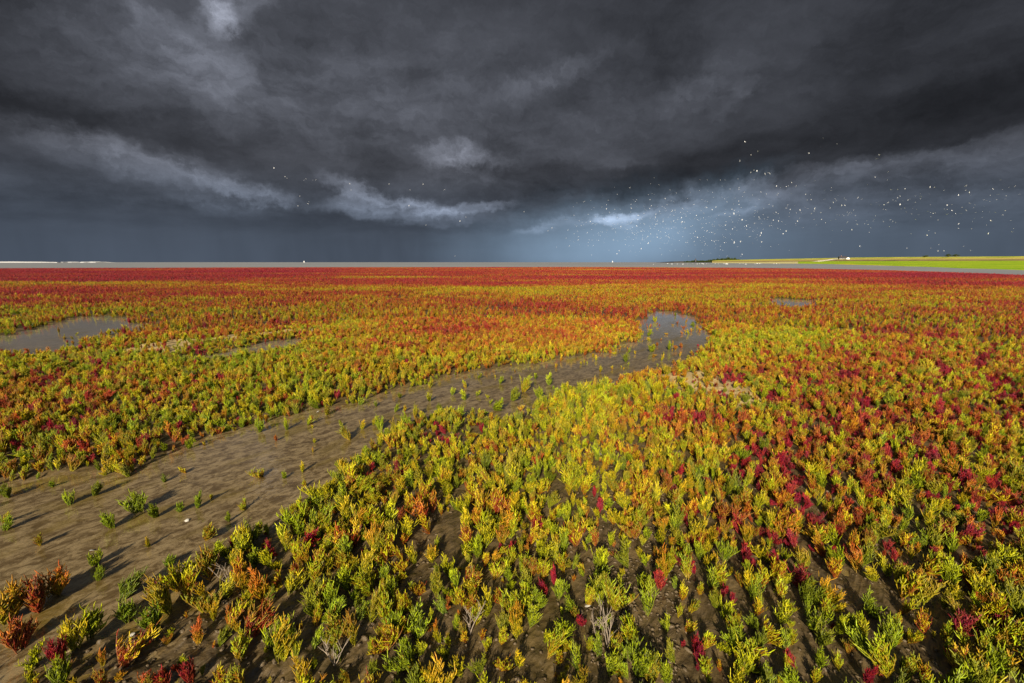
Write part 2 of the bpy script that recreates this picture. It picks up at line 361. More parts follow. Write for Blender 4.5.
# lower meadow: from water to foot of dike
foot = [(640, 262.3, 2600), (700, 262.2, 1400), (760, 261.9, 900), (820, 261.3, 620), (860, 261.0, 460), (900, 260.9, 360), (960, 260.8, 260), (1024, 260.6, 210), (1200, 260.2, 150)]
mid = [(x, (a + b) / 2, math.sqrt(d * e)) for (x, a, d), (_, b, e) in zip(sh0, foot)]
strip("meadow", [[(x, y + .25, d * .985) for x, y, d in sh0], sh0, mid, foot], green, x0=798)
b1 = [(x, y - dy, d * 1.05) for (x, y, d), dy in zip(foot, (.2, .5, .7, .9, 1.2, 1.3, 1.3, 1.3, 1.4))]
strip("reed_bank", [foot, b1], brn)
b2_ = [(640, 261.9, 2900), (700, 261.2, 1600), (760, 260.0, 1050), (820, 259.0, 740), (860, 258.3, 560), (900, 258.0, 440), (960, 257.8, 330), (1024, 257.5, 265), (1200, 257, 190)]
strip("dike_slope", [b1, b2_], yel)
b3 = [(x, y - dy, d * 1.04) for (x, y, d), dy in zip(b2_, (.1, .5, .7, .8, .9, 1., 1.1, 1.3, 1.5))]
b4 = [(x, y + 1.6, d * 1.15) for (x, y, d) in b3]
strip("dike", [b2_, b3, b4], top)
# yellow meadow margin and the far sandy shore
strip("sandy_shore", [[(x, y + .25, d * .985) for x, y, d in sh0], sh0, mid, foot], field_mat("shore_sand", (.42, .36, .14), (.62, .54, .24), .03), x1=798)
strip("meadow_margin", [[(820, 264.2, shore_d(820, 264.0) * .99), (850, 264.7, shore_d(850, 264.7) * .985), (880, 265.5, shore_d(880, 265.5) * .985), (905, 266.3, shore_d(905, 266.4) * .985)],
                        [(820, 262.2, 520), (850, 262.6, 390), (880, 263.2, 300), (905, 264.6, 230)]], field_mat("yellow_margin", (.42, .40, .01), (.55, .50, .02), .1))
# pale track climbing the dike
def ribbon(name, pts, wpx, material):
    vs = []
    for x, y, d in pts:
        a = at_dist(x, y - wpx, d * 1.012); b = at_dist(x, y + wpx, d * .985); vs += [b, a]
    fs = [(2 * i, 2 * i + 2, 2 * i + 3, 2 * i + 1) for i in range(len(pts) - 1)]
    return tag(mesh_obj(name, vs, fs, material), kind='structure')
ribbon("path", [(812, 262.2, 590), (818, 261.2, 585), (825, 260.5, 600), (833, 259.3, 620), (840, 258.6, 600)], .55, field_mat("track_sand", (.55, .48, .34), (.7, .62, .45), .2))

# far bright sandbanks on the left and headland on the horizon
sandm = field_mat("far_sand", (.72, .70, .66), (.80, .78, .74), .01)
def bank(name, x0, x1, y0, y1, dist, material, label, cat, kind=None, group=None, depth=60, seed=0):
    n_ = 24; xs = np.linspace(x0, x1, n_); vs = []; fs = []
    for i, x in enumerate(xs):
        tt = i / (n_ - 1); e = math.sin(math.pi * min(max(tt, .02), .98)) ** .35
        hh = (y0 - y1) * e * (.75 + .5 * vnoise(x * .5, 3.3, seed))
        a = at_dist(x, y0, dist); b = at_dist(x, y0 - hh, dist + depth * .3)
        vs += [a, b, (b[0], b[1] + depth * .4, b[2]), (a[0], a[1] + depth, a[2])]
    for i in range(n_ - 1):
        for k in range(3): fs.append((i * 4 + k, i * 4 + 4 + k, i * 4 + 5 + k, i * 4 + 1 + k))
    fs += [(3, 2, 1, 0), (n_ * 4 - 4, n_ * 4 - 3, n_ * 4 - 2, n_ * 4 - 1)]
    o = mesh_obj(name, vs, fs, material, smooth=True)
    return tag(o, label, cat, group, kind)
for i, (x0, x1, y0, y1) in enumerate([(-80, 57, 262.7, 261.6), (60, 63, 262.6, 261.9), (66, 72, 262.6, 261.9), (80, 85, 262.6, 261.8), (87, 96, 262.6, 261.7), (97, 100, 262.6, 262)]):
    bank("sandbank", x0, x1, y0, y1, 1300 + 20 * i, sandm, None, None, 'structure', seed=i)

# ------------------------------------------------------------------ small builders (numpy parts collector)
class MB:
    def __init__(s): s.v = []; s.f = []
    def box(s, x0, x1, y0, y1, z0, z1):
        n = len(s.v); s.v += [(x, y, z) for z in (z0, z1) for y in (y0, y1) for x in (x0, x1)]
        s.f += [tuple(n + k for k in q) for q in ((0, 2, 3, 1), (4, 5, 7, 6), (0, 1, 5, 4), (2, 6, 7, 3), (0, 4, 6, 2), (1, 3, 7, 5))]
    def poly(s, pts, f):
        n = len(s.v); s.v += list(pts); s.f += [tuple(n + k for k in q) for q in f]
    def lathe(s, prof, seg=10, c=(0, 0, 0)):
        n = len(s.v)
        for r, z in prof:
            for k in range(seg):
                a = 2 * math.pi * k / seg; s.v.append((c[0] + r * math.cos(a), c[1] + r * math.sin(a), c[2] + z))
        for i in range(len(prof) - 1):
            for k in range(seg): s.f.append((n + i * seg + k, n + i * seg + (k + 1) % seg, n + (i + 1) * seg + (k + 1) % seg, n + (i + 1) * seg + k))
    def build(s, name, material, parent=None, smooth=False): return mesh_obj(name, s.v, s.f, material, parent, smooth)
def plain(name, c, rough=.6, var=.15):
    m, t, out = mat(name)
    n = t.noise(t.new('ShaderNodeNewGeometry').outputs['Position'], 3, 4)
    principled(t, out, t.mix(t.ramp(n, .3, .7), tuple(v * (1 - var) for v in c), tuple(min(v * (1 + var), .9) for v in c)), rough, .3); return m
white = plain("white_paint", (.78, .77, .74)); slate = plain("dark_roof", (.05, .045, .05)); darkglass = plain("window_dark", (.03, .035, .04), .2)
brick = plain("brick", (.25, .13, .09))

# house on the dike
hx, hy, hz = at_dist(842.5, 259.0, 560)
hs = empty("house", (hx, hy, hz - .3), math.radians(-18))
tag(hs, 'small grey farmhouse with dark roof on the far green dike', 'house')
q = MB(); q.box(-4.6, 4.6, -3.0, 3.0, 0, 1.9)
q.poly([(4.6, -3, 1.9), (4.6, 3, 1.9), (4.6, 0, 3.9), (-4.6, -3, 1.9), (-4.6, 3, 1.9), (-4.6, 0, 3.9)], [(0, 1, 2), (5, 4, 3)])
q.build("wall", plain("grey_wall", (.30, .28, .25)), hs)
q = MB(); q.poly([(-5, -3.5, 1.75), (4.7, -3.5, 1.75), (4.7, 0, 4.15), (-5, 0, 4.15), (4.7, 3.5, 1.75), (-5, 3.5, 1.75)], [(0, 1, 2, 3), (3, 2, 4, 5), (0, 3, 5), (1, 4, 2)])
rf = q.build("roof", slate, hs)
q = MB(); q.box(-2.3, -1.6, -.35, .35, 3.8, 5.0); q.build("chimney", brick, rf)
q = MB(); q.box(.4, 1.4, -3.06, -3.003, 0, 1.7); q.build("door", darkglass, hs)
for wx in (-3.4, -1.4, 2.6):
    q = MB(); q.box(wx, wx + 1, -3.05, -3.003, .6, 1.5); q.build("window", darkglass, hs)
# white annex gable right of it
ax, ay, az_ = at_dist(847.5, 259.0, 556)
an = empty("barn", (ax, ay, az_ - .3), math.radians(-18)); tag(an, 'low white barn with brown roof right beside the far farmhouse', 'barn')
an.scale = (.7, .7, .8); hs.scale = (.85, .85, .9)
q = MB(); q.box(-2.4, 2.4, -2.6, 2.6, 0, 1.7); q.poly([(-2.4, -2.6, 1.7), (2.4, -2.6, 1.7), (0, -2.6, 2.9), (-2.4, 2.6, 1.7), (2.4, 2.6, 1.7), (0, 2.6, 2.9)], [(0, 1, 2), (5, 4, 3)])
q.build("wall", white, an)
q = MB(); q.poly([(-2.7, -2.8, 1.55), (0, -2.8, 3.1), (0, 2.8, 3.1), (-2.7, 2.8, 1.55), (2.7, -2.8, 1.55), (2.7, 2.8, 1.55)], [(0, 1, 2, 3), (1, 4, 5, 2)]); q.build("roof", plain("barn_roof", (.22, .15, .10)), an)

# trees: leafy clumps
leafm, t, out = mat("tree_leaves")
oi = t.new('ShaderNodeObjectInfo'); pos = t.new('ShaderNodeNewGeometry').outputs['Position']
principled(t, out, t.mix(t.noise(pos, .9, 4), (.018, .030, .008), (.055, .075, .018)), .8, .2)
barkm = plain("tree_bark", (.09, .07, .05), .9)
def tree(px, base_y, dist, wpx, hpx, label, seed, cat='tree', group='small trees on the dike', name='tree'):
    x, y, z = at_dist(px, base_y, dist); s = dist / F
    r_ = np.random.default_rng(seed); Wd, Hh = wpx * s / 2, hpx * s
    root = empty(name, (x, y, z)); tag(root, label, cat, group)
    q = MB(); q.lathe([(Wd * .10, -.5), (Wd * .08, Hh * .3), (Wd * .04, Hh * .75), (.01, Hh * .9)], 7); q.build("trunk", barkm, root)
    n_ = 420; vs = []; fs = []
    lob = [(r_.uniform(-.6, .6), r_.uniform(-.5, .5), r_.uniform(.35, .8), r_.uniform(.25, .45)) for _ in range(9)]
    for i in range(n_):
        lx, ly, lz, lr = lob[i % 9]; d = r_.normal(size=3); d /= np.linalg.norm(d); d *= lr * r_.uniform(.5, 1.05)
        c = np.array([(lx + d[0]) * Wd, (ly + d[1]) * Wd, max(.1, (lz + d[2] * .75)) * Hh]); sz = Hh * r_.uniform(.05, .10)
        a = r_.normal(size=3); a /= np.linalg.norm(a); b = np.cross(a, r_.normal(size=3)); b /= np.linalg.norm(b)
        k = len(vs); vs += [tuple(c + a * sz), tuple(c + b * sz * .8), tuple(c - a * sz), tuple(c - b * sz * .8)]; fs.append((k, k + 1, k + 2, k + 3))
    mesh_obj("crown", vs, fs, leafm, root); return root
tree(925.5, 257.6, 400, 6, 2.4, 'low dark bush standing alone on the dike crest, left of the pair', 1, 'bush', name='bush')
tree(948.5, 257.3, 360, 8.5, 3.4, 'left one of the two dark round trees side by side on the dike', 2)
tree(956.3, 257.2, 358, 7, 3.2, 'right one of the two dark round trees side by side on the dike', 3)
# headland wood and its tower
def wood(name, x0, x1, dist, hfun, label, seed):
    r_ = np.random.default_rng(seed); vs = []; fs = []; s = dist / F
    for i in range(3800):
        px = r_.uniform(x0, x1); hp = hfun(px) * (.75 + .5 * vnoise(px * .9, 2.2, seed))
        py = 262.6 - r_.uniform(0, 1) ** .7 * hp
        c = np.array(at_dist(px, py, dist + r_.uniform(0, 40))); sz = s * r_.uniform(.35, .7)
        a = r_.normal(size=3); a /= np.linalg.norm(a); b = np.cross(a, r_.normal(size=3)); b /= np.linalg.norm(b)
        k = len(vs); vs += [tuple(c + a * sz), tuple(c + b * sz * .7), tuple(c - a * sz), tuple(c - b * sz * .7)]; fs.append((k, k + 1, k + 2, k + 3))
    return tag(mesh_obj(name, vs, fs, leafm), label, 'wood', kind='stuff')
wood("distant_wood", 684, 746, 1480, lambda p: np.interp(p, [684, 694, 697, 705, 715, 722, 735, 742], [1.0, 1.9, 1.9, 2.0, 3.4, 4.6, 4.2, 2.2]), 'dark far-off wood on the low headland at the horizon', 4)
bank("headland", 674, 790, 262.5, 260.9, 1500, field_mat("headland_heath", (.06, .05, .03), (.11, .09, .05), .05), None, None, 'structure', depth=200, seed=5)
tx, ty, tz = at_dist(695.5, 262.0, 1470)
q = MB(); q.lathe([(4.5, 0), (4.0, 8), (3.6, 13), (4.4, 13.2), (4.4, 14), (2.4, 14.2), (2.2, 17), (.1, 19)], 12)
tw = q.build("tower", plain("dark_stone", (.07, .06, .06)), None); tw.scale = (.55, .55, .6); tw.location = (tx, ty, tz); tag(tw, 'dark stubby tower rising at the left end of the far wood', 'tower')

# sailing boats far out
def boat(px, dist, k, label):
    x, y, _ = at_dist(px, 262, dist)
    b = empty("sailing_boat", (x, y, .0), math.radians(25)); tag(b, label, 'boat', 'sailing boats on the horizon')
    q = MB()
    secs = [(-4, .7, .9), (-2, 1.2, .8), (1, 1.3, .8), (3.4, .7, 1.0), (4.6, .05, 1.2)]
    n0 = len(q.v)
    for sx, sw, shh in secs: q.v += [(sx * k, -sw * k, shh * k), (sx * k * .95, -sw * .6 * k, -.2), (sx * k * .95, sw * .6 * k, -.2), (sx * k, sw * k, shh * k)]
    for i in range(len(secs) - 1):
        for j in range(4): q.f.append((i * 4 + j, i * 4 + (j + 1) % 4, i * 4 + 4 + (j + 1) % 4, i * 4 + 4 + j))
    q.f += [(0, 3, 2, 1), (16, 17, 18, 19)]
    q.build("hull", white, b)
    q = MB(); q.lathe([(.10 * k, .6 * k), (.05 * k, 11 * k)], 6, (.6 * k, 0, 0)); q.build("mast", slate, b)
    q = MB(); q.poly([(.4 * k, .02, 1.6 * k), (-3.8 * k, .5, 1.7 * k), (.4 * k, 0, 10.6 * k), (-1.4 * k, .5, 5.5 * k), (.4 * k, .06, 1.6 * k)], [(0, 1, 3), (0, 3, 2)]); q.build("mainsail", white, b)
    q = MB(); q.poly([(.8 * k, .02, 9 * k), (4.4 * k, .3, 1.4 * k), (1.2 * k, .5, 1.7 * k), (2.0 * k, .45, 5 * k)], [(0, 3, 1), (0, 2, 3), (2, 1, 3)]); q.build("jib", white, b)
boat(304, 2100, .85, 'tiny white sailing boat alone on the left part of the horizon')
boat(612.5, 2600, 1.0, 'tiny white sailing boat on the horizon beneath the pale blue gap')

# ------------------------------------------------------------------ birds
birdm, t, out = mat("bird_plumage")
nz = t.new('ShaderNodeAttribute', attribute_name='wingtip').outputs['Fac']
principled(t, out, t.mix(nz, (.85, .85, .83), (.10, .10, .11)), .7, .2)
def bird_mesh(flap, bank_, name, wing=1.0):
    v = []; f = []; tip = []
    prof = [(-.30, .005, 0), (-.22, .045, 0), (-.08, .075, -.01), (.08, .075, -.01), (.18, .045, .01), (.24, .040, .02), (.29, .015, .015), (.34, .003, .005)]
    for y, r, z in prof:
        for k in range(6):
            a = math.pi * 2 * k / 6; v.append((r * math.cos(a), y, z + r * math.sin(a))); tip.append(0)
    for i in range(len(prof) - 1):
        for k in range(6): f.append((i * 6 + k, i * 6 + (k + 1) % 6, i * 6 + 6 + (k + 1) % 6, i * 6 + 6 + k))
    if wing:
        for s in (-1, 1):
            st_ = [(.04, .10, -.09, 0), (.26, .15, -.05, .26 * flap), (.48, .09, -.07, .26 * flap + .20 * flap * .5), (.68, -.04, -.09, .26 * flap + .34 * flap * .5)]
            n = len(v)
            for (x, y0, y1, z) in st_:
                v += [(s * x, y0, z + .012), (s * x, y1, z), (s * x, (y0 + y1) / 2, z - .012)]; tip += [1 if x > .6 else 0] * 3
            for i in range(3):
                b = n + i * 3
                f += [(b, b + 1, b + 4, b + 3), (b + 1, b + 2, b + 5, b + 4), (b + 2, b, b + 3, b + 5)]
    else:                                             # folded wings and legs
        for s in (-1, 1):
            n = len(v); v += [(s * .07, .12, .03), (s * .085, -.02, .04), (s * .03, -.34, .03), (s * .06, -.05, -.03)]; tip += [0, 0, 1, 0]
            f += [(n, n + 1, n + 3), (n + 1, n + 2, n + 3), (n, n + 3, n + 2), (n, n + 2, n + 1)]
            n = len(v); v += [(s * .025, .0, -.06), (s * .035, .0, -.06), (s * .03, .0, -.24), (s * .03, .012, -.06)]; tip += [1] * 4
            f += [(n, n + 1, n + 2), (n + 1, n + 3, n + 2), (n + 3, n, n + 2)]
    c, s_ = math.cos(bank_), math.sin(bank_); v = [(x * c - z * s_, y, x * s_ + z * c) for x, y, z in v]
    me = bpy.data.meshes.new(name); me.from_pydata(v, [], f); me.update(); me.materials.append(birdm); attr(me, 'wingtip', tip); return me
poses = [bird_mesh(fl, bk, "flying_bird") for fl, bk in ((.9, .1), (.5, -.5), (-.3, .6), (1.4, 0), (.15, .9), (-.7, -.2), (.6, 1.2))]
GAP = 'flocks of white birds over the sea'
# (label, list of exact spots, scatter boxes (cx, cy, sx, sy, n), size px)
flocks = [
 ('in the small far left group', [(274, 168), (285, 177), (287, 178), (304, 180), (306, 179), (313, 180), (316, 180), (300, 196), (308, 204), (309, 202), (346, 180), (350, 184), (351, 190), (298, 206)], [], 1.9),
 ('scattered by the bright cloud streak', [(389, 184), (409, 206), (410, 190), (423, 184), (444, 190), (466, 217), (460, 221), (426, 225), (524, 212), (455, 256)], [], 1.9),
 ('in the small high group', [(745, 142), (758, 151), (751, 155), (740, 161), (738, 179), (739, 188), (751, 172), (754, 170), (757, 171), (768, 173), (770, 174), (765, 174)], [], 2.3),
 ('among the four topmost birds', [(809, 153), (821, 147), (823, 138), (837, 144)], [], 1.6),
 ('in the dense flock before the blue gap', [], [(665, 222, 36, 18, 60), (650, 232, 26, 14, 16)], 1.9),
 ('beside the small bright cloud', [(568, 230), (575, 225), (548, 231), (552, 228)], [(606, 222, 20, 12, 20)], 1.5),
 ('in the flock right of the dense one', [], [(745, 228, 32, 12, 36), (718, 218, 28, 16, 10)], 2.0),
 ('in the loose band over grey cloud', [], [(805, 210, 42, 9, 28), (775, 192, 22, 10, 10), (835, 190, 18, 12, 8)], 2.0),
 ('in the far right flock', [(876, 159), (879, 155), (888, 172), (875, 177), (891, 190), (900, 196), (905, 189), (908, 200), (930, 187), (944, 190), (966, 186), (993, 189), (1015, 186), (966, 190)], [(930, 212, 40, 12, 26), (1000, 205, 16, 10, 8)], 2.0),
 ('low over the far green meadow', [(907, 248), (852, 230), (931, 248), (938, 251), (944, 251), (988, 234), (935, 233), (860, 246)], [], 2.0)]
NUM = ['first', 'second', 'third', 'fourth', 'fifth', 'sixth', 'seventh', 'eighth', 'ninth', 'tenth', 'eleventh', 'twelfth', 'thirteenth', 'fourteenth', 'fifteenth', 'sixteenth', 'seventeenth', 'eighteenth', 'nineteenth']
TEN = {2: ('twentieth', 'twenty'), 3: ('thirtieth', 'thirty'), 4: ('fortieth', 'forty'), 5: ('fiftieth', 'fifty')}
def ordinal(n):                     # 1-based
    if n < 20: return NUM[n - 1]
    t_, u_ = divmod(n, 10); return TEN[t_][0] if u_ == 0 else TEN[t_][1] + '-' + NUM[u_ - 1]
nb = 0
rb = np.random.default_rng(77)
for label, spots, boxes, size in flocks:
    pts = [p for p in spots if p[0] < 1022]
    for cx, cy, sx, sy, n in boxes:
        for _ in range(n):
            p = (cx + rb.normal() * sx, min(max(cy + rb.normal() * sy, 178), 254))
            if p[0] < 1022: pts.append(p)
    pts = sorted(set(pts), key=lambda p: p[1])[:298 - nb]
    nrow = max(1, round(len(pts) / 9)); rows_ = [pts[round(i * len(pts) / nrow):round((i + 1) * len(pts) / nrow)] for i in range(nrow)]
    for ri, row in enumerate(rows_):
        for ci, (px, py) in enumerate(sorted(row)):
            spx = size * .68 * float(np.clip(rb.lognormal(0, .25), .6, 1.6))
            d = 1.15 * F / (spx * .85 + .5); p = at_dist(px, py, d)
            o = bpy.data.objects.new("flying_bird", poses[rb.integers(len(poses))]); COL.objects.link(o)
            o.location = p; o.rotation_euler = (rb.uniform(-.25, .35), rb.uniform(-.4, .4), rb.uniform(0, 6.28))
            place = ('%s from left' % ordinal(ci + 1)) + ((', %s row down' % ordinal(ri + 1) if ri else ', top row') if nrow > 1 else '')
            tag(o, 'white bird %s, %s' % (label, place), 'bird', GAP); nb += 1
# the smallest, farthest birds of the same flocks, past counting
fb = MB()
for cx, cy, sx, sy, n in [(665, 224, 40, 18, 130), (612, 226, 24, 11, 30), (740, 226, 36, 13, 45), (805, 212, 46, 11, 40), (930, 212, 46, 14, 35), (1000, 195, 18, 14, 12), (700, 205, 60, 14, 20), (660, 235, 40, 9, 40)]:
    for _ in range(int(n * 1.7)):
        px, py = cx + rb.normal() * sx, min(max(cy + rb.normal() * sy, 180), 256)
        x, y, z = at_dist(px, py, 1.15 * F / rb.uniform(1.2, 1.9)); a = rb.uniform(0, 6.28); fl = rb.uniform(-.3, .5); c_, s_ = math.cos(a), math.sin(a)
        pts = [(0, -.3, 0), (0, .32, 0), (.06, .05, -.06), (-.06, .05, -.06), (.06, 0, .06), (-.06, 0, .06), (.34, .06, .22 * fl + .04), (.68, -.05, .55 * fl), (-.34, .06, .22 * fl + .04), (-.68, -.05, .55 * fl), (.3, -.08, .22 * fl), (-.3, -.08, .22 * fl)]
        fb.poly([(x + (u * c_ - v * s_), y + (u * s_ + v * c_), z + w_) for u, v, w_ in pts], [(0, 2, 1), (0, 1, 3), (0, 4, 2), (0, 3, 5), (0, 5, 4), (1, 2, 4), (1, 4, 5), (1, 5, 3), (4, 6, 10), (6, 7, 10), (5, 11, 8), (8, 11, 9)])
tag(fb.build("far_birds", birdm), 'haze of the faintest white birds behind the main flocks', 'birds', kind='stuff')
stand = bird_mesh(0, 0, "wading_bird", 0)
wx_ = sorted([683 + 80 * rb.beta(1.2, 1.5) for _ in range(34)] + [rb.uniform(640, 683) for _ in range(5)] + [rb.uniform(772, 800) for _ in range(4)])
for i, px in enumerate(wx_):
    py = 264.5 + rb.normal() * .3 - (px - 683) * .003
    x, y = ground(px, max(py, 263.9)); o = bpy.data.objects.new("wading_bird", stand); COL.objects.link(o)
    s = 1.3 * rb.uniform(.8, 1.4); o.scale = (s,) * 3
    o.location = (x, y, .24 * s); o.rotation_euler = (0, 0, rb.uniform(0, 6.28))
    tag(o, '%s white wading bird from the left, in the row on the far water' % ordinal(i + 1), 'wading bird', 'white wading birds in a row on the far water')

# ------------------------------------------------------------------ glasswort: meshes
gm, t, out = mat("glasswort_flesh")
tint = t.new('ShaderNodeAttribute', attribute_name='tint', attribute_type='INSTANCER').outputs['Color']
tlow = t.new('ShaderNodeAttribute', attribute_name='tint_low', attribute_type='INSTANCER').outputs['Color']
tip = t.new('ShaderNodeAttribute', attribute_name='tip').outputs['Fac']
var = t.new('ShaderNodeAttribute', attribute_name='var').outputs['Fac']
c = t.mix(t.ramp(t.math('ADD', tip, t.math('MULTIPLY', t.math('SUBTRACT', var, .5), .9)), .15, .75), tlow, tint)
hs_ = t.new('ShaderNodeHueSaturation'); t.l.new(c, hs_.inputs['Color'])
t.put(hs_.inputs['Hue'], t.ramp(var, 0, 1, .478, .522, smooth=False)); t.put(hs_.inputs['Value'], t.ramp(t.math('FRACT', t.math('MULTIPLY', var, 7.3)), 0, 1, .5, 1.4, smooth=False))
bsdf = principled(t, out, hs_.outputs[0], .42, .35)
tl = t.new('ShaderNodeBsdfTranslucent'); t.l.new(hs_.outputs[0], tl.inputs[0])
mx = t.new('ShaderNodeMixShader'); mx.inputs[0].default_value = .18
t.l.new(bsdf.outputs[0], mx.inputs[1]); t.l.new(tl.outputs[0], mx.inputs[2]); t.l.new(mx.outputs[0], out.inputs[0])
sm, t, out = mat("glasswort_stem")
tlow = t.new('ShaderNodeAttribute', attribute_name='tint_low', attribute_type='INSTANCER').outputs['Color']
principled(t, out, t.mix(.55, tlow, (.16, .09, .04)), .6, .3)

class Tubes:
    def __init__(s, k): s.k = k; s.v = []; s.f = []; s.tip = []; s.var = []; s.n = 0
    def add(s, P, Rd, var, tips):
        k = s.k; P = np.asarray(P); n = len(P)
        d = np.gradient(P, axis=0); d /= np.linalg.norm(d, axis=1)[:, None] + 1e-9
        a = np.cross(d, (.31, .87, .12)); a /= np.linalg.norm(a, axis=1)[:, None] + 1e-9; b = np.cross(d, a)
        th = np.arange(k) * 2 * math.pi / k
        ring = P[:, None, :] + (a[:, None, :] * np.cos(th)[None, :, None] + b[:, None, :] * np.sin(th)[None, :, None]) * np.asarray(Rd)[:, None, None]
        s.v.append(ring.reshape(-1, 3)); s.tip += list(np.repeat(tips, k)); s.var += [var] * (n * k)
        i = np.arange(n - 1)[:, None] * k; j = np.arange(k)[None, :]; j2 = (j + 1) % k
        s.f.append(np.stack([(i + j), (i + j2), (i + k + j2), (i + k + j)], -1).reshape(-1, 4) + s.n); s.n += n * k
    def mesh(s, name, material):
        v = np.concatenate(s.v); f = np.concatenate(s.f)
        me = bpy.data.meshes.new(name)
        me.vertices.add(len(v)); me.vertices.foreach_set('co', v.astype(np.float32).ravel())
        me.loops.add(f.size); me.loops.foreach_set('vertex_index', f.astype(np.int32).ravel())
        me.polygons.add(len(f)); me.polygons.foreach_set('loop_start', np.arange(0, f.size, 4, dtype=np.int32))
        me.polygons.foreach_set('loop_total', np.full(len(f), 4, dtype=np.int32)); me.update(calc_edges=True)
        me.polygons.foreach_set('use_smooth', [True] * len(f)); me.materials.append(material)
        attr(me, 'tip', s.tip); attr(me, 'var', s.var); return me

def curve_pts(p0, d0, L, n, r_, up=.5, wig=.12):
    P = [np.array(p0, float)]; d = np.array(d0, float); d /= np.linalg.norm(d)
    for i in range(n):
        d = d + np.array([0, 0, up / n]) + r_.normal(size=3) * wig / n ** .5; d /= np.linalg.norm(d); P.append(P[-1] + d * L / n)
    return np.array(P), d
def glasswort(seed, style, lod):
    """1 m-normalised to height ~1 (scaled by instance). style: 0 upright spiky, 1 bushy, 2 sprig, 3 sprawling"""
    r_ = np.random.default_rng(seed); k = (5, 3, 3)[lod]; nb = (7, 3, 2)[lod]
    stem = Tubes(k); sh = Tubes(k); Hh = 1.0
    fat = (1.0, 1.12, 1.5)[lod]
    nst = {0: 5, 1: 7, 2: 3, 3: 7}[style]
    def spike(p, d, L, rad, var, up=.6):
        n = nb if lod else max(5, int(L / .045)); n = min(n, 11)
        P, _ = curve_pts(p, d, L, n, r_, up, .28)
        q = np.linspace(0, 1, n + 1); prof = rad * np.clip(1.05 - .35 * q, 0, 1) * np.where(q > .93, .35, 1)
        if lod == 0: prof = prof * np.where(np.arange(n + 1) % 2 == 0, .72, 1.2)
        sh.add(P, prof * fat, var, np.clip(P[:, 2], 0, 1)); return P
    for s in range(nst):
        a0 = r_.uniform(0, 6.28); lean = {0: .30, 1: .45, 2: .2, 3: 1.0}[style] * r_.uniform(.3, 1.3) * (0 if s == 0 and style < 3 else 1)
        Ls = Hh * r_.uniform(.62, .95) * (.75 if s else 1)
        P, d = curve_pts((r_.normal() * .03, r_.normal() * .03, -.08), (math.cos(a0) * lean, math.sin(a0) * lean, 1), Ls, 8 if lod == 0 else 4, r_, .35, .16)
        stem.add(P, np.linspace(.014, .008, len(P)) * fat, .5, np.clip(P[:, 2], 0, 1))
        spike(P[-1], d, Ls * .22, .0115, r_.random())
        nn = {0: 8, 1: 9, 2: 7, 3: 6}[style]
        if lod == 2: nn = 4
        tw = r_.uniform(0, 3.14)
        for j in range(nn):
            q = .16 + .78 * j / nn; ip = q * (len(P) - 1); i0 = int(ip); pp = P[i0] + (P[min(i0 + 1, len(P) - 1)] - P[i0]) * (ip - i0)
            for sg in (0, math.pi):
                if r_.random() < .12: continue
                a = tw + j * 1.57 + sg + r_.normal() * .25; out_ = r_.uniform(.28, .75)
                L = Ls * (.46 * (1 - q) + .14) * r_.uniform(.75, 1.25)
                vr = r_.random()
                Q = spike(pp, (math.cos(a) * out_, math.sin(a) * out_, .9), L * r_.uniform(.7, 1.35), .0108, vr)
                if lod < 2 and L > .15:
                    for u in ((.25, .42, .6, .78) if lod == 0 else (.4,)):
                        iq = int(u * (len(Q) - 1)); b = r_.uniform(0, 3.14)
                        for s2 in (0, math.pi):
                            if r_.random() < .2: continue
                            spike(Q[iq], (math.cos(a + b + s2) * .7, math.sin(a + b + s2) * .7, 1), L * r_.uniform(.30, .65), .0098, (vr + r_.normal() * .1) % 1, .4)
    return stem, sh
# ------------------------------------------------------------------ colour and density of the sward
RAMP = [(0.00, (.160, .240, .012)), (.15, (.280, .345, .012)), (.30, (.490, .490, .010)), (.45, (.630, .440, .014)), (.58, (.560, .190, .016)), (.70, (.480, .062, .022)), (.84, (.460, .030, .032)), (1.0, (.360, .016, .048))]
rx_ = np.array([r for r, _ in RAMP]); rc_ = np.array([c for _, c in RAMP])
def hue_to_col(h):
    h = np.clip(h, 0, 1); return np.stack([np.interp(h, rx_, rc_[:, k]) for k in range(3)], -1)
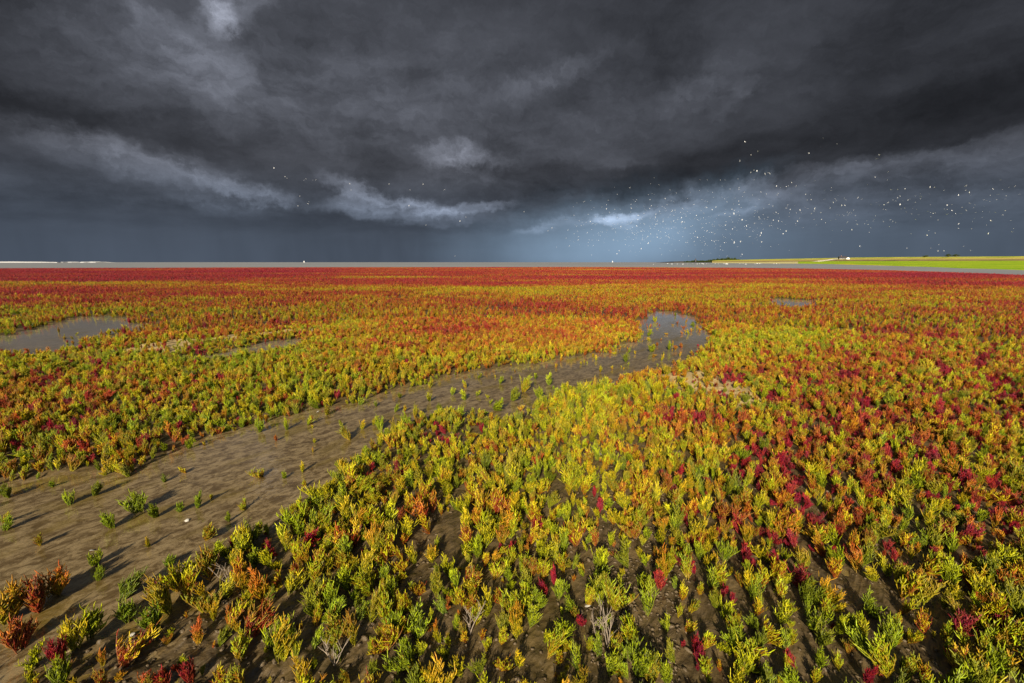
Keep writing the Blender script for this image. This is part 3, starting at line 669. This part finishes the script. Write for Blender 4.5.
# control points of mean hue: px, py, hue, spread
CP = [(0, 269, .86, .06), (150, 269, .86, .06), (300, 269, .82, .06), (450, 269, .70, .07), (600, 269, .66, .07), (720, 270, .72, .07), (820, 271, .84, .07), (920, 275, .90, .06), (1024, 279, .92, .06),
      (0, 276, .80, .08), (200, 275, .84, .07), (400, 276, .76, .08), (600, 275, .74, .08), (760, 276, .84, .08), (900, 280, .90, .07),
      (0, 283, .68, .1), (150, 281, .74, .1), (300, 284, .70, .12), (350, 281, .55, .1), (470, 283, .62, .1), (560, 282, .74, .1), (690, 283, .62, .12), (850, 285, .76, .1), (1000, 287, .62, .1),
      (0, 290, .76, .1), (130, 290, .72, .12), (250, 292, .64, .13), (400, 290, .50, .12), (480, 288, .40, .1), (600, 289, .58, .12), (700, 290, .45, .12), (850, 293, .62, .14), (1000, 296, .58, .12),
      (0, 300, .60, .2), (60, 306, .42, .25), (150, 306, .62, .16), (280, 303, .66, .14), (400, 302, .58, .14), (500, 300, .62, .13), (600, 302, .55, .12), (680, 304, .38, .12), (800, 305, .52, .18), (950, 310, .55, .18),
      (100, 312, .22, .15), (200, 322, .32, .2), (300, 315, .52, .18), (400, 316, .62, .14), (520, 315, .76, .10), (590, 315, .72, .11), (630, 325, .42, .1), (740, 320, .46, .15), (880, 325, .48, .2),
      (20, 325, .14, .12), (160, 335, .38, .22), (330, 330, .50, .16), (440, 332, .56, .14), (560, 335, .70, .12), (610, 342, .38, .08), (730, 340, .34, .12), (860, 345, .52, .22), (990, 345, .58, .22),
      (30, 362, .34, .20), (130, 370, .40, .22), (240, 365, .42, .2), (330, 355, .40, .16), (440, 355, .40, .12), (540, 355, .34, .08), (760, 365, .46, .16), (880, 375, .62, .24), (1000, 380, .64, .24),
      (60, 395, .46, .22), (180, 390, .40, .2), (280, 390, .38, .18), (360, 375, .32, .12), (700, 385, .40, .14), (800, 410, .48, .24), (950, 410, .56, .26),
      (40, 425, .60, .2), (120, 425, .54, .22), (200, 412, .44, .2), (20, 450, .46, .2),
      (420, 420, .34, .10), (520, 410, .34, .08), (600, 410, .36, .08), (660, 440, .40, .10), (760, 450, .44, .22), (880, 470, .46, .26), (990, 470, .52, .26),
      (330, 470, .34, .12), (430, 480, .30, .10), (560, 470, .36, .10), (640, 500, .38, .10), (740, 510, .44, .24), (850, 540, .42, .24), (980, 540, .40, .22),
      (120, 500, .20, .08), (180, 550, .26, .10), (230, 520, .36, .18), (300, 540, .34, .16), (420, 550, .35, .12), (520, 560, .37, .14), (620, 560, .33, .10), (760, 580, .40, .2), (900, 600, .36, .16), (1000, 600, .34, .15),
      (30, 600, .56, .16), (80, 640, .42, .2), (150, 640, .32, .18), (300, 620, .40, .2), (350, 660, .36, .2), (440, 630, .36, .16), (560, 640, .40, .16), (690, 660, .46, .22), (800, 650, .34, .14), (950, 660, .31, .12)]
CPa = np.array(CP)
CRIM = [(432, 432, 10), (445, 436, 9), (480, 425, 6), (733, 380, 9), (668, 414, 8), (698, 417, 7), (700, 383, 5), (596, 500, 8), (508, 545, 9), (548, 590, 9), (552, 575, 7), (695, 655, 16), (683, 665, 12),
        (846, 545, 8), (765, 480, 9), (790, 470, 9), (805, 478, 8), (875, 478, 8), (800, 515, 8), (758, 440, 7), (872, 405, 9), (915, 388, 10), (850, 375, 8), (940, 370, 9), (1005, 390, 12), (980, 360, 9), (270, 540, 9),
        (155, 660, 9), (800, 655, 10), (1010, 520, 10), (965, 480, 9), (240, 532, 6), (45, 385, 7), (95, 377, 5), (265, 390, 4), (200, 350, 6), (85, 348, 5), (60, 428, 8), (90, 418, 7), (1000, 630, 10), (400, 470, 5), (370, 470, 5), (720, 420, 6), (770, 395, 8)]
def hue_at(px, py, r_):
    px = np.asarray(px, float); py = np.asarray(py, float)
    lp = lambda v: np.log(np.maximum(v - 262.2, 1.5))
    ly = lp(py); h = np.zeros(len(px)); sp = np.zeros(len(px)); W = np.zeros(len(px))
    for cx, cy, ch, cs in CPa:
        d2 = ((px - cx) / 110) ** 2 + ((ly - lp(cy)) / .22) ** 2
        wgt = np.exp(-.5 * d2) + 1e-6 / (1 + d2); h += wgt * ch; sp += wgt * cs; W += wgt
    h /= W; sp /= W; h = h + .035 * sstep(470, 600, py) * sstep(300, 500, px) - .11 * sstep(450, 330, px) * sstep(470, 520, py) * (h > .3) + .06 * sstep(420, 200, px) * sstep(480, 440, py) * sstep(320, 345, py) + .05 * sstep(352, 325, py) * sstep(900, 640, px) * (h > .3) * (1 - .6 * sstep(.7, .85, h)); return h, sp * 1.15
def classes(x, y, r_):
    px, py, _ = project(x, y, 0 * x + .05)
    h, sp = hue_at(np.clip(px, -60, 1090), np.clip(py, 267, 700), r_)
    R_ = np.hypot(x, y)
    patch = (fbm(x * .55, y * .75, 31) - .5) * 2.2 + (fbm(x * 2.4, y * 2.4, 33) - .5) * 1.4
    band = (fbm(x * .06 + y * .02, y * .17, 35) - .5) * 5.0 * sstep(12, 30, R_) + (fbm(x * .15, y * .5, 36) - .5) * 1.6 * sstep(8, 20, R_)
    h = h + sp * (patch * 1.15 + band * .8) + band * .07 + r_.normal(size=len(x)) * sp * .6
    # sudden crimson plants within mixed areas
    pc = (.45 + .55 * sstep(640, 760, px)) * np.clip((sp - .14) * 1.1, 0, .10) * (.35 + .65 * sstep(600, 500, py)) * (1 + 2.2 * (fbm(x * 1.8, y * 1.8, 41) > .56))
    h = np.where(r_.random(len(x)) < pc, r_.uniform(.84, 1, len(x)), h)
    for cx, cy, cr in CRIM:
        inb = ((px - cx) ** 2 + ((py - cy) * 1.2) ** 2) < cr * cr * 1.3
        h = np.where(inb & (r_.random(len(x)) < .8), r_.uniform(.88, 1, len(x)), h)
    return np.clip(h, .17 + .05 * r_.random(len(x)), 1), px, py
def colours(h, r_):
    n = len(h)
    c = hue_to_col(h) * r_.uniform(.78, 1.18, (n, 1))
    mid = (h > .2) & (h < .7)
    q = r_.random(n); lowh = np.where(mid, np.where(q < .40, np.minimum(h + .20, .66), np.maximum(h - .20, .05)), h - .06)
    lo = hue_to_col(lowh) * np.where(h > .8, .50, .50)[:, None]  # lower colour darkened: shade inside the plant painted over its own base hue
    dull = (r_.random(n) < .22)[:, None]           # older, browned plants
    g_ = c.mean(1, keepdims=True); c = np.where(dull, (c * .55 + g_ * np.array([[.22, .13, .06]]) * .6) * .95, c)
    return c, lo

def scatter(r0, r1, dens, a_lim, r_):
    n = int(math.radians(2 * a_lim) / 2 * (r1 * r1 - r0 * r0) * dens)
    r = np.sqrt(r_.uniform(r0 * r0, r1 * r1, n)); a = np.radians(r_.uniform(-a_lim, a_lim, n))
    return r * np.sin(a), r * np.cos(a)
def relax(x, y, dmin):
    # drop points closer than dmin (grid hash)
    keep = []; cell = {}
    for i in range(len(x)):
        k = (int(x[i] // dmin), int(y[i] // dmin)); ok = True
        for a in (-1, 0, 1):
            for b in (-1, 0, 1):
                for j in cell.get((k[0] + a, k[1] + b), ()):
                    if (x[i] - x[j]) ** 2 + (y[i] - y[j]) ** 2 < dmin * dmin: ok = False; break
                if not ok: break
            if not ok: break
        if ok: keep.append(i); cell.setdefault(k, []).append(i)
    return np.array(keep)
def keepprob(x, y):
    wet, gul, bar, out_ = zones(x, y, .03 + .12 * (fbm(x * 3.1, y * 3.1, 61) - .5) * 2)
    R_ = np.hypot(x, y)
    clear = 1 - sstep(.75, .99, wet)
    p = clear * (1 - .74 * sstep(.15, .45, gul) + .06 * sstep(.6, 1, gul)) * (1 - .9 * bar) * (1 - out_)
    p = np.maximum(p, .016 * (out_ < .1) * (R_ > 2.2))
    dn = .62 + .9 * fbm(x * 1.7, y * 1.7, 51) * (fbm(x * .5, y * .5, 52) + .4)
    return p * np.where(R_ < 24, np.clip(dn * (.92 + .23 * sstep(1.6, 3, R_)), .36, 1), 1)

NEAR_V = 16; LOW_V = 10; FAR_V = 8
near_m = []
for i in range(NEAR_V):
    stl = (0, 1, 2, 3, 0, 0, 2, 1, 0, 3, 0, 1, 2, 2, 0, 3)[i]
    st_, sh_ = glasswort(100 + i, stl, 0); near_m.append((st_.mesh("stem", sm), sh_.mesh("shoots", gm), stl))
def merged(parts, name):
    T_ = Tubes(parts[0].k)
    for p in parts:
        for v in p.v: T_.v.append(v)
        for f in p.f: T_.f.append(f + T_.n)
        T_.n += p.n; T_.tip += p.tip; T_.var += p.var
    return T_.mesh(name, gm)
def proto_col(name, meshes):
    c = bpy.data.collections.new(name)
    for i, me in enumerate(meshes):
        o = bpy.data.objects.new("%s_%02d" % (name, i), me); c.objects.link(o)
    return c
near_c = proto_col("near_plants", [merged(glasswort(100 + i, (0, 1, 2, 3, 0, 0, 2, 1, 0, 3, 0, 1, 2, 2, 0, 3)[i], 0), "plant") for i in range(NEAR_V)])
low_c = proto_col("mid_plants", [merged(glasswort(300 + i, (0, 1, 0, 3, 1, 0, 1, 1, 0, 3)[i], 1), "plant") for i in range(LOW_V)])
far_c = proto_col("far_plants", [merged(glasswort(500 + i, (0, 1, 0, 1, 1, 0, 1, 3)[i], 2), "plant") for i in range(FAR_V)])

def instancer(name, x, y, z, idx, scale, h, coll, r_, label=None):
    n = len(x); me = bpy.data.meshes.new(name); me.vertices.add(n)
    me.vertices.foreach_set('co', np.stack([x, y, z], 1).astype(np.float32).ravel())
    a = me.attributes.new('idx', 'INT', 'POINT'); a.data.foreach_set('value', idx.astype(np.int32))
    rot_ = np.stack([r_.normal(size=n) * .24, r_.normal(size=n) * .24, r_.uniform(0, 6.283, n)], 1)
    a = me.attributes.new('rot', 'FLOAT_VECTOR', 'POINT'); a.data.foreach_set('vector', rot_.astype(np.float32).ravel())
    a = me.attributes.new('scl', 'FLOAT_VECTOR', 'POINT')
    wd = r_.uniform(.7, 1.15, n); a.data.foreach_set('vector', np.stack([scale * wd, scale * wd, scale], 1).astype(np.float32).ravel())
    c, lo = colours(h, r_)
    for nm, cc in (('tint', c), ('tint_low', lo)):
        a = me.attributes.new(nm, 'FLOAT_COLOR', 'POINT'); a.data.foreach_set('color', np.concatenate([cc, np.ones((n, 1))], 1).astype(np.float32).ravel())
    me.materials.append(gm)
    o = bpy.data.objects.new(name, me); COL.objects.link(o)
    ng = bpy.data.node_groups.new(name, 'GeometryNodeTree')
    ng.interface.new_socket('Geometry', in_out='INPUT', socket_type='NodeSocketGeometry'); ng.interface.new_socket('Geometry', in_out='OUTPUT', socket_type='NodeSocketGeometry')
    N = ng.nodes; gi = N.new('NodeGroupInput'); go = N.new('NodeGroupOutput'); ip = N.new('GeometryNodeInstanceOnPoints')
    ci = N.new('GeometryNodeCollectionInfo'); ci.inputs['Collection'].default_value = coll; ci.inputs['Separate Children'].default_value = True; ci.inputs['Reset Children'].default_value = True
    def na(nm, ty):
        q = N.new('GeometryNodeInputNamedAttribute'); q.data_type = ty; q.inputs['Name'].default_value = nm; return q.outputs['Attribute']
    ng.links.new(gi.outputs[0], ip.inputs['Points']); ng.links.new(ci.outputs[0], ip.inputs['Instance']); ip.inputs['Pick Instance'].default_value = True
    ng.links.new(na('idx', 'INT'), ip.inputs['Instance Index']); ng.links.new(na('rot', 'FLOAT_VECTOR'), ip.inputs['Rotation']); ng.links.new(na('scl', 'FLOAT_VECTOR'), ip.inputs['Scale'])
    ng.links.new(ip.outputs[0], go.inputs[0])
    md = o.modifiers.new('plants', 'NODES'); md.node_group = ng
    return tag(o, label, 'plants', kind='stuff')

# scatter near plants (0.7 - 9 m)
rs = np.random.default_rng(2024)
x, y = scatter(.55, 9.5, 620, 64, rs)
k = rs.random(len(x)) < keepprob(x, y); x, y = x[k], y[k]
k = relax(x, y, .036); x, y = x[k], y[k]
us, vs_ = scatter(.7, 7.5, 210, 60, rs)
k = rs.random(len(us)) < (1 - sstep(.2, .8, zones(us, vs_)[0])) * (.25 + .75 * (fbm(us * 5, vs_ * 5, 71) > .47)); us, vs_ = us[k], vs_[k]
hs2, _, _ = classes(us, vs_, rs)
# single plants standing in the creek and on the bare mud, as seen
SOLO = [(112, 528, .10, .16), (70, 505, .085, .22), (140, 512, .12, .18), (158, 516, .09, .16), (180, 512, .07, .12), (197, 508, .085, .14), (205, 540, .095, .30), (166, 566, .07, .12), (122, 600, .12, .12),
        (128, 622, .10, .12), (98, 580, .07, .15), (90, 640, .13, .3), (75, 655, .11, .45), (180, 590, .13, .28), (170, 612, .15, .5), (212, 582, .14, .32), (185, 600, .12, .36), (155, 632, .10, .10), (192, 690, .08, .8), (40, 610, .13, .62), (10, 620, .14, .55),
        (55, 595, .12, .66), (20, 650, .11, .6), (60, 668, .10, .84), (250, 640, .14, .48), (265, 600, .12, .62), (240, 560, .12, .35), (222, 645, .06, .3), (60, 690, .10, .25), (5, 530, .07, .15), (100, 470, .07, .2), (52, 486, .06, .15), (165, 482, .05, .15),
        (260, 432, .10, .16), (287, 430, .09, .28), (308, 425, .07, .3), (256, 427, .08, .2), (285, 478, .05, .2), (190, 448, .09, .2), (130, 476, .09, .4),
        (522, 392, .16, .25), (512, 400, .14, .28), (549, 385, .12, .25), (574, 393, .08, .3), (655, 322, .13, .22), (648, 336, .13, .28), (676, 316, .10, .3), (694, 327, .12, .22), (669, 350, .14, .22), (652, 352, .13, .3), (440, 412, .10, .2), (415, 418, .12, .25), (465, 400, .10, .3), (380, 430, .12, .2), (395, 412, .09, .2), (350, 440, .12, .25), (540, 398, .12, .25), (478, 378, .08, .3), (430, 388, .08, .25), (400, 398, .08, .3), (360, 405, .08, .25), (500, 384, .10, .2), (600, 372, .10, .3), (625, 362, .12, .25), (495, 410, .14, .2), (452, 395, .08, .3), (466, 388, .08, .3), (712, 345, .12, .2)]
sx = np.array([ground(a, b)[0] for a, b, _, _ in SOLO]); sy = np.array([ground(a, b)[1] for a, b, _, _ in SOLO])
h, px, py = classes(x, y, rs)
dd = np.min((x[:, None] - sx[None]) ** 2 + (y[:, None] - sy[None]) ** 2, 1) > .05 ** 2
x, y, h, px, py = (v[dd] for v in (x, y, h, px, py))
scl = (.066 + .092 * rs.random(len(x)) ** 1.3) * (.72 + .56 * fbm(x * 1.3, y * 1.3, 81)) * (1 - .22 * sstep(.15, .5, zones(x, y)[0])) * np.where(h > .8, .78, 1)
X_ = np.concatenate([x, sx]); Y_ = np.concatenate([y, sy]); S_ = np.concatenate([scl, [s[2] * 1.3 for s in SOLO]]); H_ = np.concatenate([h, [s[3] for s in SOLO]])
Z_ = height(X_, Y_); PX, PY, DEP = project(X_, Y_, Z_ + S_ * .5)
I_ = rs.integers(0, NEAR_V, len(X_))
red = H_ > .8; I_[len(x):] = np.array([1, 7, 11, 0])[rs.integers(0, 4, len(sx))]; I_ = np.where(red, np.array([1, 4, 7, 11, 5, 9])[rs.integers(0, 6, len(X_))], I_)
inview = (PX > 2) & (PX < 1022) & (PY < 680) & (DEP > .3)
score = np.where(inview, S_ / DEP, -1)
order = np.argsort(-score); indiv = np.zeros(len(X_), bool); indiv[order[:300]] = True
rest = ~indiv & (np.hypot(X_, Y_) > .75)
cc_ = np.concatenate
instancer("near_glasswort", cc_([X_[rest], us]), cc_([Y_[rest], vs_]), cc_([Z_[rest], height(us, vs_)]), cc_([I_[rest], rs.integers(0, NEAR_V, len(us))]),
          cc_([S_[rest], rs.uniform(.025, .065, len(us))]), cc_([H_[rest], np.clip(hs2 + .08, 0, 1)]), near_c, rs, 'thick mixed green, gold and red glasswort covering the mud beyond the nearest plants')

# the 300 that show largest: things of their own
ids = order[:300]
cI, lI = colours(H_, np.random.default_rng(9))
def cname(h): return ('green', 'lime green', 'yellow green', 'golden yellow', 'orange', 'rusty red', 'crimson')[int(np.searchsorted([.12, .24, .37, .50, .66, .82], h))]
colsn = ['at the far left', 'on the left', 'left of the middle', 'just left of the centre', 'just right of the centre', 'right of the middle', 'on the right', 'at the far right']
wetI, gulI, _, _ = zones(X_[ids], Y_[ids])
groups = {}
for n_, i in enumerate(ids):
    cxn = colsn[int(min(max(PX[i], 0), 1023) // 128)]
    groups.setdefault((cname(H_[i]), int(PY[i] // 45), cxn), []).append((PX[i], n_))
rows = {}
ordw = ['', 'second', 'third', 'fourth', 'fifth', 'sixth', 'seventh', 'eighth', 'ninth']
labels = {}
rowset = sorted({k[1] for k in groups}, reverse=True)
rown = {r: nme for r, nme in zip(rowset, ['at the bottom edge'] + ['in the %s strip from the bottom' % q for q in ('second', 'third', 'fourth', 'fifth', 'sixth', 'seventh', 'eighth')])}
for (cn, rw, cxn), mem in groups.items():
    mem.sort()
    for j, (_, n_) in enumerate(mem):
        if len(mem) == 1: o_ = 'only'
        elif j == 0: o_ = 'leftmost'
        elif j == len(mem) - 1: o_ = 'rightmost'
        else: o_ = ordinal(j + 1)
        labels[n_] = f"{o_} {cn} glasswort {cxn}, {rown.get(rw, 'in the top strip')}"
for n_, i in enumerate(ids):
    i = int(i); st_m, sh_m, stl = near_m[I_[i]]
    r = empty("glasswort_plant", (X_[i], Y_[i], Z_[i]), rs.uniform(0, 6.28)); r.rotation_euler[0] = rs.normal() * .22; r.rotation_euler[1] = rs.normal() * .22
    wd = rs.uniform(.75, 1.15); r.scale = (S_[i] * wd, S_[i] * wd, S_[i])
    tag(r, labels[n_], 'plant', 'nearest glasswort plants on the mud')
    for nm, me in (("stem", st_m), ("shoots", sh_m)):
        o = bpy.data.objects.new(nm, me); COL.objects.link(o); o.parent = r
        o['tint'] = [float(v) for v in cI[i]]; o['tint_low'] = [float(v) for v in lI[i]]

# middle distance 9.5 - 26 m
x, y = scatter(9.5, 36, 95, 62, rs)
k = rs.random(len(x)) < keepprob(x, y) * (1 - .85 * sstep(22, 36, np.hypot(x, y))); x, y = x[k], y[k]
h, px, py = classes(x, y, rs)
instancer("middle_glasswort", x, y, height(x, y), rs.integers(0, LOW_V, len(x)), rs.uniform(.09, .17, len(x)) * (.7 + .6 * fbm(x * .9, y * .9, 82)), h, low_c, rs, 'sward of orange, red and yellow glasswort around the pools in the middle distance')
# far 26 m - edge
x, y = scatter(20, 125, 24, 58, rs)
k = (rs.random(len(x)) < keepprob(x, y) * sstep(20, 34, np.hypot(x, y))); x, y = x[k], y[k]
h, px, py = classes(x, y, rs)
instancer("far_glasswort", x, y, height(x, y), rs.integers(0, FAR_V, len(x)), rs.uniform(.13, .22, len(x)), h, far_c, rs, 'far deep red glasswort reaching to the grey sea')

# ------------------------------------------------------------------ small things on the mud
shellm = plain("shell", (.50, .46, .38), .4)
def shell(px, py, size, label):
    x, y = ground(px, py); z = float(height(np.array([x]), np.array([y]))[0])
    v = [(0, -.45, .02)]; f = []
    for j in range(1, 5):
        for i in range(9):
            a = math.radians(-80 + 20 * i); rr_ = j / 4; rib = .02 * (i % 2)
            v.append((math.sin(a) * rr_ * .5, -.45 + math.cos(a) * rr_ * .95, (.26 + rib) * math.sin(math.pi * (rr_ * .72 + .06)) * math.cos(a * .8)))
    for i in range(8): f.append((0, 1 + i, 2 + i))
    for j in range(3):
        for i in range(8): b = 1 + j * 9 + i; f.append((b, b + 9, b + 10, b + 1))
    n0 = len(v); v += [(p[0] * .93, p[1] * .93, p[2] - .04) for p in v]; f += [tuple(n0 + q for q in reversed(ff)) for ff in f]
    o = mesh_obj("shell", v, f, shellm, smooth=True); o.scale = (size,) * 3; o.location = (x, y, max(z, -.002) + .004); o.rotation_euler = (.25, .1, px * .37)
    tag(o, label, 'shell', 'white shells on the mud')
for px, py, s, l in [(132, 636, .022, 'largest white shell, on the mud at lower left below the lime plants'), (92, 551, .018, 'small white shell in the creek mud right of the green tufts'), (187, 521, .02, 'white shell in the creek under the row of green tufts'),
                     (318, 412, .024, 'pale shell at the far bank of the creek bend'), (600, 458, .024, 'pale shell on the bare mud path right of the centre'), (588, 612, .022, 'pale shell beside the dead twigs near the bottom'), (470, 455, .018, 'pale shell in the narrow gully below the creek')]:
    shell(px, py, s, l)
clodm, t, out = mat("mud_clod")
pos = t.new('ShaderNodeNewGeometry').outputs['Position']
b_ = t.new('ShaderNodeBump'); t.l.new(t.noise(pos, 60, 5), b_.inputs['Height']); b_.inputs['Distance'].default_value = .01
principled(t, out, t.mix(t.noise(pos, 25, 4), (.05, .034, .018), (.20, .14, .07)), .5, .4, b_.outputs[0])
rc = np.random.default_rng(31); CV = []; CF = []; cn_ = 0
nearp = np.where((np.hypot(X_, Y_) < 3.6) & (np.abs(X_) < 3))[0]
NC = 9000; ic = np.arange(NC); kind3 = ic % 3
px = np.where(kind3 == 0, rc.uniform(590, 680, NC), np.where(ic % 6 == 1, rc.uniform(-20, 330, NC), rc.uniform(380, 1030, NC)))
py = np.where(kind3 == 0, rc.uniform(440, 683, NC), np.where(ic % 6 == 1, rc.uniform(560, 690, NC), rc.uniform(420, 690, NC)))
gxy = ground(px, py); j_ = nearp[ic % len(nearp)]; rooted = ic >= 2600
cx_ = np.where(rooted, X_[j_] + rc.normal(size=NC) * .018, gxy[0]); cy_ = np.where(rooted, Y_[j_] + rc.normal(size=NC) * .018, gxy[1])
zc = zones(cx_, cy_); hc = height(cx_, cy_, zc)
okc = (zc[0] < .5) & (rooted | (kind3 == 0) | (rc.random(NC) < .25 + zc[1] * 1.3))
for i in np.where(okc)[0]:
    x, y, z = cx_[i], cy_[i], hc[i]; s = rc.uniform(.002, .008) * (1.6 if rc.random() < .06 else 1)
    u = []
    for la, nn in ((-.6, 5), (.0, 6), (.6, 5)):
        for k_ in range(6): a = k_ * 1.047 + la; u.append((math.cos(a) * math.cos(la), math.sin(a) * math.cos(la), math.sin(la)))
    u = np.array(u + [(0, 0, -1), (0, 0, 1)]) * rc.uniform(.7, 1.25, (20, 1)) * np.array([rc.uniform(.8, 1.8), 1, .4]) * s
    ca, sa = math.cos(i), math.sin(i); u = np.stack([u[:, 0] * ca - u[:, 1] * sa, u[:, 0] * sa + u[:, 1] * ca, u[:, 2]], 1)
    CV.append(u + np.array([x, y, z + s * .15]))
    fs = []
    for L in (0, 1):
        for k_ in range(6): a, b = L * 6 + k_, L * 6 + (k_ + 1) % 6; fs += [(a, b, b + 6), (a, b + 6, a + 6)]
    for k_ in range(6): fs += [(18, (k_ + 1) % 6, k_), (19, 12 + k_, 12 + (k_ + 1) % 6)]
    CF.append(np.array(fs) + cn_); cn_ += 20
tag(mesh_obj("mud_crumbs", np.concatenate(CV), np.concatenate(CF), clodm, smooth=True), 'crumbled brown mud clods strewn between the plants', 'mud', kind='stuff')
# dead pale twigs
twigm = plain("dead_twig_wood", (.27, .21, .15), .8)
def twig(px, py, size, label, seed):
    r_ = np.random.default_rng(seed); x, y = ground(px, py); z = float(height(np.array([x]), np.array([y]))[0])
    T_ = Tubes(5)
    for s in range(4):
        a = r_.uniform(0, 6.28); P, d = curve_pts((0, 0, -.02), (math.cos(a) * .35, math.sin(a) * .35, 1), r_.uniform(.7, 1), 8, r_, .1, .25)
        T_.add(P, np.linspace(.016, .004, 9), .5, P[:, 2])
        for j in (3, 4, 5, 6):
            b = r_.uniform(0, 6.28); Q, _ = curve_pts(P[j], (math.cos(b) * .7, math.sin(b) * .7, 1), .3, 5, r_, .2, .25); T_.add(Q, np.linspace(.009, .003, 6), .5, Q[:, 2])
    o = bpy.data.objects.new("dead_twig", T_.mesh("dead_twig", twigm)); COL.objects.link(o); o.location = (x, y, z); o.scale = (size,) * 3
    tag(o, label, 'dead twigs', 'dead pale twigs among the glasswort')
twig(608, 652, .15, 'tall pale dead twigs in front of the orange plant near the bottom', 1)
twig(470, 640, .13, 'thin pale dead twigs leaning among yellow plants near bottom centre', 2)
twig(596, 640, .11, 'short pale dead twigs just left of the tall ones', 3)
twig(335, 668, .12, 'bleached dead twigs standing in shade at bottom, left of centre', 4)
twig(230, 585, .12, 'grey dead twigs behind yellow plants at left, by the creek', 5)
